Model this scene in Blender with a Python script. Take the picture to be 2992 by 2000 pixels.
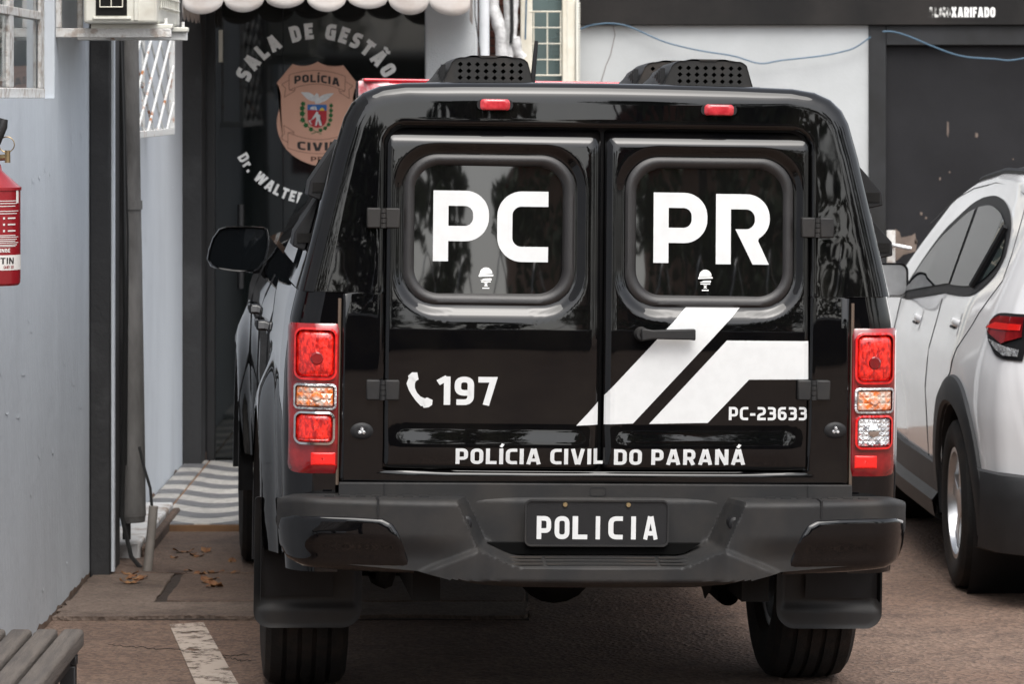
import bpy, bmesh, math, random
from mathutils import Vector, Matrix, noise
for o in list(bpy.data.objects): bpy.data.objects.remove(o)
SC = bpy.context.scene
COL = SC.collection
R = math.radians
sin, cos, pi = math.sin, math.cos, math.pi
rnd = random.Random(7)

# ------------------------------------------------------------------ camera, sky, sun, exposure
H = 1.84
cam = bpy.data.cameras.new('camera'); cam_o = bpy.data.objects.new('camera', cam); COL.objects.link(cam_o)
cam_o.location = (0, 0, H); cam_o.rotation_euler = (R(90), 0, 0)
cam.sensor_width = 36; cam.lens = 36 * 11000 / 2992; cam.shift_y = -713 / 2992
cam.clip_start = .1; cam.clip_end = 2000
cam.dof.use_dof = True; cam.dof.focus_distance = 10.9; cam.dof.aperture_fstop = 11
SC.camera = cam_o
wd = bpy.data.worlds.new('World'); SC.world = wd; wd.use_nodes = True
wn = wd.node_tree; wn.nodes.clear()
sky = wn.nodes.new('ShaderNodeTexSky'); sky.sky_type = 'NISHITA'; sky.sun_disc = False
sky.sun_elevation = R(52); sky.sun_rotation = R(170); sky.air_density = 1.0; sky.dust_density = 3.0; sky.ozone_density = 1.0
hs = wn.nodes.new('ShaderNodeHueSaturation'); hs.inputs['Saturation'].default_value = .28
bg = wn.nodes.new('ShaderNodeBackground'); bg.inputs['Strength'].default_value = .15
wo = wn.nodes.new('ShaderNodeOutputWorld')
wn.links.new(sky.outputs[0], hs.inputs['Color']); wn.links.new(hs.outputs[0], bg.inputs[0]); wn.links.new(bg.outputs[0], wo.inputs[0])
sl = bpy.data.lights.new('sun', 'SUN'); sl.energy = 1.5; sl.angle = R(50); sl.color = (1, .96, .9)
so = bpy.data.objects.new('sun', sl); COL.objects.link(so)
so.rotation_euler = Vector((-.07, .37, -.9)).to_track_quat('-Z', 'Y').to_euler()
SC.render.engine = 'CYCLES'
SC.view_settings.view_transform = 'Standard'; SC.view_settings.look = 'None'
SC.view_settings.exposure = 1.1; SC.view_settings.gamma = 1

# ------------------------------------------------------------------ materials
MATS = {}
def mat(name, col, rough=.6, metal=0., coat=0., spec=.5, ior=1.5, var=.0, vscale=6., col2=None, bump=0., bscale=40., bdetail=4., trans=0., wave=0., wscale=5., coatrough=.03, alpha=1., stretch=None, emit=0, ramp=(.4,.65), space='Object', rvar=0., crvar=0.):
    if name in MATS: return MATS[name]
    m = bpy.data.materials.new(name); m.use_nodes = True
    nt = m.node_tree; n = nt.nodes; p = n['Principled BSDF']
    c4 = (*col, 1)
    p.inputs['Base Color'].default_value = c4; p.inputs['Roughness'].default_value = rough
    p.inputs['Metallic'].default_value = metal; p.inputs['IOR'].default_value = ior
    p.inputs['Specular IOR Level'].default_value = spec
    p.inputs['Coat Weight'].default_value = coat; p.inputs['Coat Roughness'].default_value = coatrough
    p.inputs['Transmission Weight'].default_value = trans; p.inputs['Alpha'].default_value = alpha
    if emit: p.inputs['Emission Color'].default_value = c4; p.inputs['Emission Strength'].default_value = emit
    tc = n.new('ShaderNodeTexCoord')
    if space == 'World':
        g = n.new('ShaderNodeNewGeometry'); src = g.outputs['Position']
    else: src = tc.outputs['Object']
    if stretch:
        mp = n.new('ShaderNodeMapping'); mp.inputs['Scale'].default_value = stretch
        nt.links.new(src, mp.inputs['Vector']); src = mp.outputs[0]
    def nz(scale, detail=5, r=.6):
        t = n.new('ShaderNodeTexNoise'); t.inputs['Scale'].default_value = scale; t.inputs['Detail'].default_value = detail; t.inputs['Roughness'].default_value = r
        nt.links.new(src, t.inputs['Vector']); return t
    t = nz(vscale)
    c2 = col2 if col2 else tuple(min(1, max(0, c * (1 - var))) for c in col)
    rp = n.new('ShaderNodeValToRGB'); rp.color_ramp.elements[0].position = ramp[0]; rp.color_ramp.elements[1].position = ramp[1]
    rp.color_ramp.elements[0].color = c4; rp.color_ramp.elements[1].color = (*c2, 1)
    nt.links.new(t.outputs[0], rp.inputs[0]); nt.links.new(rp.outputs[0], p.inputs['Base Color'])
    if rvar:
        mr = n.new('ShaderNodeMapRange'); mr.inputs[1].default_value = .35; mr.inputs[2].default_value = .7
        mr.inputs[3].default_value = rough; mr.inputs[4].default_value = rough + rvar
        nt.links.new(nz(vscale * 2.3).outputs[0], mr.inputs[0]); nt.links.new(mr.outputs[0], p.inputs['Roughness'])
    if crvar:
        mr = n.new('ShaderNodeMapRange'); mr.inputs[1].default_value = .5; mr.inputs[2].default_value = .8; mr.inputs[3].default_value = coatrough; mr.inputs[4].default_value = coatrough+crvar
        nt.links.new(nz(3.1, 8, .7).outputs[0], mr.inputs[0]); nt.links.new(mr.outputs[0], p.inputs['Coat Roughness'])
    last = None
    if wave:
        b = n.new('ShaderNodeBump'); b.inputs['Strength'].default_value = wave; b.inputs['Distance'].default_value = .02
        nt.links.new(nz(wscale, 2, .4).outputs[0], b.inputs['Height']); last = b
    if bump:
        b = n.new('ShaderNodeBump'); b.inputs['Strength'].default_value = bump; b.inputs['Distance'].default_value = .01
        nt.links.new(nz(bscale, bdetail).outputs[0], b.inputs['Height'])
        if last: nt.links.new(last.outputs[0], b.inputs['Normal'])
        last = b
    if last:
        nt.links.new(last.outputs[0], p.inputs['Normal'])
        if coat and wave: nt.links.new(last.outputs[0], p.inputs['Coat Normal'])
    MATS[name] = m; return m

paint = mat('black_gloss_paint', (.002, .002, .0024), .5, coat=1, spec=.0, wave=.045, wscale=3.6, col2=(.0065, .0058, .005), vscale=4, ramp=(.45, .8), coatrough=.012, crvar=.05)
paint_smooth = mat('black_body_paint', (.0025, .0025, .003), .5, coat=1, spec=.0, wave=.012, wscale=3, var=.2, coatrough=.015)
gasket_m = mat('dark_rubber_seal', (.017, .0155, .0155), .42, var=.3, vscale=9, bump=.05, bscale=120)
plastic = mat('dark_grey_plastic', (.0115, .0115, .012), .55, spec=.35, col2=(.021, .019, .0175), vscale=7, bump=.12, bscale=500, rvar=.12)
plastic_dirty = mat('dusty_grey_plastic', (.018, .0175, .017), .65, spec=.3, col2=(.05, .038, .03), vscale=5, bump=.12, bscale=400, ramp=(.45, .75))
plastic_blk = mat('black_plastic', (.008, .008, .009), .55, spec=.35, var=.4, bump=.1, bscale=300)
flap_m = mat('black_rubber_flap', (.012, .012, .0125), .55, spec=.4, col2=(.026, .021, .018), vscale=6, ramp=(.45, .8), stretch=(1, 1, .5))
tint = mat('tinted_glass', (.004, .004, .004), .02, ior=1.78, spec=.5, wave=.012, wscale=5)
tint_side = mat('side_glass', (.004, .005, .006), .02, ior=1.5)
decal = mat('white_vinyl', (.58, .59, .59), .45, var=.05, vscale=30, coat=.2)
decal_g = mat('glass_lettering_white', (.88, .88, .86), .6, var=.12, vscale=25)
rubber = mat('tyre_rubber', (.010, .0095, .0095), .8, spec=.3, col2=(.027, .02, .016), vscale=8, ramp=(.45, .7), bump=.3, bscale=90)
steel = mat('bright_alloy', (.62, .63, .64), .28, metal=.9, var=.25)
chrome = mat('chrome_trim', (.8, .8, .8), .12, metal=1.)
darkmetal = mat('dark_underbody_metal', (.006, .0055, .005), .8, spec=.25, var=.4, bump=.2)
white_paint = mat('white_car_paint', (.86, .86, .87), .25, coat=1, var=.03, wave=.004, wscale=2)
clad = mat('grey_cladding', (.02, .0205, .022), .55, var=.3, bump=.08, bscale=300)
roofblk = mat('dark_roof_paint', (.05, .05, .052), .3, coat=.6, var=.2)
red_lens = mat('red_lens', (.55, .006, .008), .12, coat=1, col2=(.8, .02, .02), vscale=40, ior=1.55)
red_facet = mat('red_facets', (.33, .002, .002), .25, coat=1, col2=(.95, .025, .012), vscale=60, ramp=(.40, .62), bump=.5, bscale=50, stretch=(1.6, 1, .8))
red_dark = mat('deep_red_housing', (.13, .003, .005), .1, coat=1, col2=(.3, .01, .012), vscale=10)
red_refl = mat('red_reflector', (.8, .01, .006), .4, coat=.3, var=.25, vscale=200)
amber = mat('amber_facets', (.75, .17, .02), .15, coat=1, col2=(.55, .45, .38), vscale=35, ramp=(.42, .6), bump=.5, bscale=60)
clear_facet = mat('clear_facets', (.75, .76, .76), .1, metal=.7, coat=1, col2=(.3, .3, .32), vscale=50, ramp=(.45, .6), bump=.7, bscale=70)
marker_red = mat('marker_red', (.35, .012, .02), .2, coat=1, col2=(.55, .04, .05), vscale=40)
lightbar_red = mat('lightbar_red', (.75, .03, .05), .12, coat=1, col2=(.6, .02, .035), vscale=14, trans=.15)
lightbar_clear = mat('lightbar_clear', (.75, .6, .6), .12, coat=1, col2=(.6, .12, .14), vscale=18)
wall_m = mat('pale_blue_plaster', (.53, .567, .608), .85, col2=(.42, .448, .484), vscale=1.6, bump=.35, bscale=26, stretch=(1, 1, .45), ramp=(.42, .78), bdetail=6)
wall_dark = mat('charcoal_wall_paint', (.017, .017, .018), .7, col2=(.05, .05, .052), vscale=3.5, bump=.25, bscale=30, ramp=(.52, .8))
wall_white = mat('white_roughcast', (.6, .62, .63), .9, col2=(.52, .54, .55), vscale=5, bump=.8, bscale=140)
wall_grey = mat('off_white_plaster', (.43, .447, .452), .85, col2=(.365, .378, .382), vscale=1.8, bump=.1, bscale=60, ramp=(.4, .7))
cream = mat('cream_enamel', (.72, .69, .60), .45, col2=(.62, .58, .48), vscale=8, bump=.05)
cream_ac = mat('cream_ac_casing', (.66, .65, .58), .45, col2=(.52, .49, .42), vscale=7, ramp=(.5, .75))
rusty_white = mat('rusty_white_enamel', (.68, .68, .66), .55, col2=(.35, .13, .04), vscale=13, ramp=(.58, .66), bump=.15)
flaky_white = mat('flaking_white_paint', (.58, .57, .55), .7, col2=(.38, .33, .29), vscale=24, ramp=(.5, .62), bump=.6, bscale=60)
door_blk = mat('black_painted_door', (.0085, .0085, .010), .7, spec=.25, col2=(.013, .013, .015), vscale=2.2, bump=.05, bscale=50)
frame_blk = mat('grey_black_frame', (.022, .023, .025), .7, spec=.3, col2=(.013, .013, .013), vscale=3)
fascia_m = mat('black_fascia_paint', (.010, .0095, .0095), .8, spec=.25, col2=(.02, .018, .017), vscale=2.5, bump=.1, bscale=40)
fabric = mat('awning_canvas', (.5, .465, .44), .9, col2=(.38, .3, .25), vscale=3.5, ramp=(.45, .75), bump=.15, bscale=60)
store_glass = mat('dark_storefront_glass', (.006, .0075, .0075), .03, ior=1.5, wave=.004, wscale=2)
salmon = mat('salmon_print', (.60, .335, .24), .7, var=.06)
brown_ink = mat('brown_print', (.12, .045, .03), .7, var=.1)
black_ink = mat('black_print', (.025, .02, .02), .7, var=.1)
em_white = mat('emblem_white', (.62, .62, .62), .7, var=.15, vscale=60)
em_green = mat('emblem_green', (.02, .15, .035), .7, var=.3, vscale=60)
em_blue = mat('emblem_blue', (.03, .13, .38), .7, var=.1)
em_red = mat('emblem_red', (.42, .02, .03), .7, var=.1)
em_yellow = mat('emblem_yellow', (.7, .5, .06), .7, var=.1)
ext_red = mat('extinguisher_red', (.26, .008, .014), .35, coat=.4, var=.2, vscale=5)
ext_label = mat('extinguisher_label', (.65, .63, .6), .5, var=.1)
brass = mat('dull_brass', (.35, .26, .14), .4, metal=.8, var=.3)
hose_m = mat('black_hose', (.015, .014, .014), .5, var=.3)
pipe_m = mat('grimy_highlit_drainpipe', (.15, .145, .14), .65, col2=(.028, .025, .023), vscale=4, stretch=(1, 1, .35), bump=.4, bscale=35, ramp=(.38, .66))  # pale patches put the pipe's highlights into the colour, among the grime
pvc = mat('white_pvc', (.66, .68, .70), .5, var=.12, vscale=10)
grey_pvc = mat('grey_conduit', (.22, .2, .18), .6, var=.3)
insul = mat('white_pipe_wrap', (.64, .64, .64), .65, col2=(.42, .42, .42), vscale=18, bump=.8, bscale=35)
cable_m = mat('black_cable', (.012, .012, .012), .5, var=.2)
blue_cable = mat('blue_cable', (.06, .12, .18), .5, var=.2)
brick_m = mat('dark_red_brick', (.11, .032, .018), .85, col2=(.06, .02, .013), vscale=20, bump=.4, bscale=70)
mortar = mat('grey_mortar', (.2, .17, .15), .9, var=.3, bump=.4)
blind_m = mat('teal_blind', (.16, .27, .28), .4, col2=(.24, .37, .38), vscale=8)
void_m = mat('unlit_cavity', (.002, .002, .002), .9, spec=.1, var=.3)
wood = mat('weathered_wood', (.095, .079, .066), .75, col2=(.055, .046, .04), vscale=5, stretch=(9, .8, 9), bump=.5, bscale=14, ramp=(.38, .66))
bench_steel = mat('black_bench_steel', (.012, .012, .013), .45, var=.3)
leaf_dry = mat('dry_leaf', (.13, .05, .018), .8, col2=(.22, .11, .04), vscale=30)
leaf_grn = mat('tree_leaf', (.04, .07, .022), .6, col2=(.075, .11, .035), vscale=2)
bark = mat('bark', (.07, .05, .035), .9, var=.4, bump=.6, bscale=15)
dark_fence = mat('dark_brown_masonry', (.035, .026, .02), .9, var=.3, vscale=2)
plaster_tan = mat('tan_plaster', (.34, .22, .16), .9, var=.2, vscale=2)
roof_tile = mat('clay_tile', (.3, .1, .055), .85, var=.3, vscale=6)
pink_m = mat('red_cloth', (.5, .02, .05), .7, var=.1)
seam_m = mat('brown_seam_sealant', (.10, .07, .05), .6, var=.3)

def ground_material(name, c1, c2, c3, speck=.25, bumpS=.5):
    m = bpy.data.materials.new(name); m.use_nodes = True; nt = m.node_tree; n = nt.nodes; p = n['Principled BSDF']; L = nt.links
    g = n.new('ShaderNodeNewGeometry')
    def nz(s, d=6, r=.6):
        t = n.new('ShaderNodeTexNoise'); t.inputs['Scale'].default_value = s; t.inputs['Detail'].default_value = d; t.inputs['Roughness'].default_value = r
        L.new(g.outputs['Position'], t.inputs['Vector']); return t
    def ramp(src, a, b, ca, cb):
        r_ = n.new('ShaderNodeValToRGB'); r_.color_ramp.elements[0].position = a; r_.color_ramp.elements[1].position = b
        r_.color_ramp.elements[0].color = (*ca, 1); r_.color_ramp.elements[1].color = (*cb, 1); L.new(src, r_.inputs[0]); return r_
    a = ramp(nz(.9).outputs[0], .38, .66, c1, c2)
    b = ramp(nz(3.2, 8, .7).outputs[0], .5, .72, (0, 0, 0), (1, 1, 1))
    mx = n.new('ShaderNodeMixRGB'); L.new(b.outputs[0], mx.inputs[0]); L.new(a.outputs[0], mx.inputs[1]); mx.inputs[2].default_value = (*c3, 1)
    v = n.new('ShaderNodeTexVoronoi'); v.inputs['Scale'].default_value = 70; L.new(g.outputs['Position'], v.inputs['Vector'])
    vr = n.new('ShaderNodeMapRange'); vr.inputs[1].default_value = 0; vr.inputs[2].default_value = 1; vr.inputs[3].default_value = 1 - speck; vr.inputs[4].default_value = 1 + speck
    sp = n.new('ShaderNodeSeparateColor'); L.new(v.outputs['Color'], sp.inputs[0]); L.new(sp.outputs[0], vr.inputs[0])
    mu = n.new('ShaderNodeMixRGB'); mu.blend_type = 'MULTIPLY'; mu.inputs[0].default_value = 1
    L.new(mx.outputs[0], mu.inputs[1]); L.new(vr.outputs[0], mu.inputs[2]); L.new(mu.outputs[0], p.inputs['Base Color'])
    p.inputs['Roughness'].default_value = .85
    bp = n.new('ShaderNodeBump'); bp.inputs['Strength'].default_value = bumpS; bp.inputs['Distance'].default_value = .008
    ad = n.new('ShaderNodeMath'); ad.operation = 'ADD'; L.new(nz(30, 6).outputs[0], ad.inputs[0]); L.new(v.outputs['Distance'], ad.inputs[1])
    L.new(ad.outputs[0], bp.inputs['Height']); L.new(bp.outputs[0], p.inputs['Normal'])
    return m
asphalt = ground_material('red_dusted_asphalt', (.122, .075, .053), (.152, .102, .076), (.074, .046, .034), .36, 1.0)
slab_m = ground_material('stained_concrete', (.078, .049, .035), (.112, .076, .057), (.038, .023, .017), .2, .8)
slab_m2 = ground_material('pale_stained_concrete', (.10, .07, .053), (.135, .10, .08), (.053, .035, .026), .2, .8)
car_glass = mat('car_side_glass', (.005, .006, .007), .02, ior=1.2)
splash_m = mat('brown_splash_dirt', (.12, .07, .045), .95, col2=(.19, .14, .11), vscale=9, bump=.3)
joint_m = mat('dark_joint_dirt', (.028, .018, .013), .95, var=.4, vscale=12, bump=.4)

def worn_paint(name, thr):
    m = bpy.data.materials.new(name); m.use_nodes = True; nt = m.node_tree; n = nt.nodes; p = n['Principled BSDF']; L = nt.links
    g = n.new('ShaderNodeNewGeometry'); t = n.new('ShaderNodeTexNoise'); t.inputs['Scale'].default_value = 9; t.inputs['Detail'].default_value = 9; t.inputs['Roughness'].default_value = .75
    L.new(g.outputs['Position'], t.inputs['Vector'])
    r_ = n.new('ShaderNodeValToRGB'); r_.color_ramp.elements[0].position = thr - .04; r_.color_ramp.elements[1].position = thr + .05
    r_.color_ramp.elements[0].color = (0, 0, 0, 1); r_.color_ramp.elements[1].color = (1, 1, 1, 1); L.new(t.outputs[0], r_.inputs[0])
    tr = n.new('ShaderNodeBsdfTransparent'); mx = n.new('ShaderNodeMixShader'); out = n['Material Output']
    t2 = n.new('ShaderNodeTexNoise'); t2.inputs['Scale'].default_value = 4; L.new(g.outputs['Position'], t2.inputs['Vector'])
    c = n.new('ShaderNodeValToRGB'); c.color_ramp.elements[0].color = (.42, .36, .31, 1); c.color_ramp.elements[1].color = (.3, .235, .19, 1); L.new(t2.outputs[0], c.inputs[0])
    L.new(c.outputs[0], p.inputs['Base Color']); p.inputs['Roughness'].default_value = .8
    L.new(r_.outputs[0], mx.inputs[0]); L.new(tr.outputs[0], mx.inputs[1]); L.new(p.outputs[0], mx.inputs[2]); L.new(mx.outputs[0], out.inputs[0])
    return m
paint_line_m = worn_paint('worn_road_paint', .445)
paint_faint_m = worn_paint('faint_road_paint', .60)

def wave_tile():
    m = bpy.data.materials.new('wave_mosaic_tile'); m.use_nodes = True; nt = m.node_tree; n = nt.nodes; p = n['Principled BSDF']; L = nt.links
    g = n.new('ShaderNodeNewGeometry'); s = n.new('ShaderNodeSeparateXYZ'); L.new(g.outputs['Position'], s.inputs[0])
    def M(op, a, b=None):
        q = n.new('ShaderNodeMath'); q.operation = op
        for i, x in enumerate((a, b)):
            if x is None: continue
            if isinstance(x, (int, float)): q.inputs[i].default_value = x
            else: L.new(x, q.inputs[i])
        return q.outputs[0]
    wx = M('MULTIPLY', M('COSINE', M('MULTIPLY', M('ADD', s.outputs[0], 1.31), 2 * pi / .5)), .11)
    ph = M('SINE', M('MULTIPLY', M('ADD', s.outputs[1], wx), 2 * pi / .4))
    r_ = n.new('ShaderNodeValToRGB'); r_.color_ramp.elements[0].position = .48; r_.color_ramp.elements[1].position = .53
    r_.color_ramp.elements[0].color = (.13, .13, .135, 1); r_.color_ramp.elements[1].color = (.38, .365, .34, 1)
    L.new(M('ADD', M('MULTIPLY', ph, .5), .5), r_.inputs[0])
    v = n.new('ShaderNodeTexVoronoi'); v.inputs['Scale'].default_value = 45; L.new(g.outputs['Position'], v.inputs['Vector'])
    sp = n.new('ShaderNodeSeparateColor'); L.new(v.outputs['Color'], sp.inputs[0])
    mr = n.new('ShaderNodeMapRange'); mr.inputs[3].default_value = .75; mr.inputs[4].default_value = 1.15; L.new(sp.outputs[0], mr.inputs[0])
    mu = n.new('ShaderNodeMixRGB'); mu.blend_type = 'MULTIPLY'; mu.inputs[0].default_value = 1; L.new(r_.outputs[0], mu.inputs[1]); L.new(mr.outputs[0], mu.inputs[2])
    L.new(mu.outputs[0], p.inputs['Base Color']); p.inputs['Roughness'].default_value = .5
    return m
tile_m = wave_tile()

# ------------------------------------------------------------------ mesh helpers
class MB:
    def __init__(s): s.v = []; s.f = []
    def add(s, vs, fs):
        o = len(s.v); s.v += [tuple(v) for v in vs]; s.f += [tuple(i + o for i in f) for f in fs]; return s
    def box(s, x0, x1, y0, y1, z0, z1):
        return s.add([(x0,y0,z0),(x1,y0,z0),(x1,y1,z0),(x0,y1,z0),(x0,y0,z1),(x1,y0,z1),(x1,y1,z1),(x0,y1,z1)],
                     [(0,3,2,1),(4,5,6,7),(0,1,5,4),(1,2,6,5),(2,3,7,6),(3,0,4,7)])
    def prism(s, poly, a, b, f):            # f(u,v,w) -> point ; extrude w from a to b
        n = len(poly)
        return s.add([f(u, v, a) for u, v in poly] + [f(u, v, b) for u, v in poly],
                     [tuple(range(n))[::-1], tuple(range(n, 2*n))] + [(i, (i+1) % n, n+(i+1) % n, n+i) for i in range(n)])
    def grid(s, P, cu=False, cv=False):
        nu, nv = len(P), len(P[0])
        return s.add([p for r_ in P for p in r_],
                     [(i*nv+j, ((i+1) % nu)*nv+j, ((i+1) % nu)*nv+(j+1) % nv, i*nv+(j+1) % nv) for i in range(nu-(not cu)) for j in range(nv-(not cv))])
    def tube(s, pts, r, n=8, cap=True):
        pts = [Vector(p) for p in pts]; rings = []
        rr = r if isinstance(r, (list, tuple)) else [r]*len(pts)
        up = None
        for i, p in enumerate(pts):
            t = (pts[min(i+1, len(pts)-1)] - pts[max(i-1, 0)]).normalized()
            if up is None: up = t.orthogonal().normalized()
            up = (up - t * up.dot(t)).normalized(); w = t.cross(up)
            rings.append([p + (up*cos(2*pi*k/n) + w*sin(2*pi*k/n))*rr[i] for k in range(n)])
        o = len(s.v); s.grid(rings, cv=True)
        if cap:
            s.f.append(tuple(o+k for k in range(n))[::-1]); s.f.append(tuple(o+(len(pts)-1)*n+k for k in range(n)))
        return s
    def lathe(s, prof, n, f):               # prof (r,h); f(a,b,h)
        return s.grid([[f(r_*cos(2*pi*k/n), r_*sin(2*pi*k/n), h) for r_, h in prof] for k in range(n)], cu=True)
    def build(s, name, m, parent=None, smooth=True, bevel=0, ang=35, seg=2):
        me = bpy.data.meshes.new(name); me.from_pydata(s.v, [], s.f); me.update()
        return obj_from(me, name, m, parent, smooth, bevel, ang, seg)
def obj_from(me, name, m, parent=None, smooth=True, bevel=0, ang=35, seg=2):
    o = bpy.data.objects.new(name, me); COL.objects.link(o)
    me.materials.clear(); me.materials.append(m)
    if smooth:
        me.polygons.foreach_set('use_smooth', [True]*len(me.polygons)); me.set_sharp_from_angle(angle=R(ang))
    if bevel:
        b = o.modifiers.new('bevel', 'BEVEL'); b.width = bevel; b.segments = seg; b.limit_method = 'ANGLE'; b.angle_limit = R(40)
    if parent: o.parent = parent
    return o
def thing(name, label, cat, loc=(0,0,0), rz=0, group=None):
    o = bpy.data.objects.new(name, None); COL.objects.link(o); o.location = loc; o.rotation_euler = (0,0,rz); o.empty_display_size = .1
    return tag(o, label, cat, group)
def tag(o, label, cat, group=None):
    o['label'] = label; o['category'] = cat
    if group: o['group'] = group
    return o
def struct(o): o['kind'] = 'structure'; return o
def stuff(o): o['kind'] = 'stuff'; return o
def sstep(a, b, x):
    t = min(1, max(0, (x-a)/(b-a))); return t*t*(3-2*t)
def lerp(a, b, t): return a + (b-a)*t
def interp(x, xs, ys):
    if x <= xs[0]: return ys[0]
    for i in range(len(xs)-1):
        if x <= xs[i+1]: return lerp(ys[i], ys[i+1], (x-xs[i])/(xs[i+1]-xs[i]))
    return ys[-1]
def rrect(x0, x1, z0, z1, r, n=10, m=8):    # r single or (bl,br,tr,tl); closed loop ccw from bottom edge; m pts per straight edge
    rr = r if isinstance(r, tuple) else (r,)*4
    cs = [(x0+rr[0], z0+rr[0], rr[0], 180), (x1-rr[1], z0+rr[1], rr[1], 270), (x1-rr[2], z1-rr[2], rr[2], 0), (x0+rr[3], z1-rr[3], rr[3], 90)]
    out = []
    for i, (cx, cz, q, a0) in enumerate(cs):
        arc = [(cx+q*cos(R(a0+90*k/n)), cz+q*sin(R(a0+90*k/n))) for k in range(n+1)]
        out += arc
        nx, nz_, nq, na = cs[(i+1) % 4]
        b = (nx+nq*cos(R(na)), nz_+nq*sin(R(na)))
        out += [(lerp(arc[-1][0], b[0], k/m), lerp(arc[-1][1], b[1], k/m)) for k in range(1, m)]
    return out
def sd_rrect(x, z, x0, x1, z0, z1, r):      # signed distance, negative inside
    qx = abs(x-(x0+x1)/2)-(x1-x0)/2+r; qz = abs(z-(z0+z1)/2)-(z1-z0)/2+r
    return math.hypot(max(qx, 0), max(qz, 0)) + min(max(qx, qz), 0) - r
def inset(loop, c, k): return [(lerp(p[0], c[0], k), lerp(p[1], c[1], k)) for p in loop]
def pad(loop, fy, rings=5, edge=.0, power=2, back=None):    # filled patch: y = fy(x,z,t) t 0 at rim .. 1 centre
    mb = MB(); n = len(loop); c = (sum(p[0] for p in loop)/n, sum(p[1] for p in loop)/n); P = []
    if back is not None: P.append([(x, fy(x, z, 0)+back, z) for x, z in loop])
    for k in range(rings+1):
        t = k/rings*.97; P.append([(x, fy(x, z, t), z) for x, z in inset(loop, c, t)])
    mb.grid(P, cv=True); o = len(mb.v); mb.v.append((c[0], fy(c[0], c[1], 1), c[1])); b = o-n
    mb.f += [(b+i, b+(i+1) % n, o) for i in range(n)]
    return mb
def drape(me_or_poly, fy, step=.02, off=-.002):    # flat shape in (x,z) laid on y=fy(x,z)
    bm = bmesh.new()
    if isinstance(me_or_poly, list):
        for poly in me_or_poly: bm.faces.new([bm.verts.new((x, 0, z)) for x, z in poly])
    else: bm.from_mesh(me_or_poly)
    if step:
        xs = [v.co.x for v in bm.verts]; zs = [v.co.z for v in bm.verts]
        for ax, lo, hi in ((0, min(xs), max(xs)), (2, min(zs), max(zs))):
            k = math.floor(lo/step)+1
            while k*step < hi:
                co = [0,0,0]; co[ax] = k*step; no = [0,0,0]; no[ax] = 1
                bmesh.ops.bisect_plane(bm, geom=bm.verts[:]+bm.edges[:]+bm.faces[:], plane_co=co, plane_no=no); k += 1
    for v in bm.verts: v.co.y = fy(v.co.x, v.co.z) + off - v.co.y
    me = bpy.data.meshes.new('drape'); bm.to_mesh(me); bm.free(); return me
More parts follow.
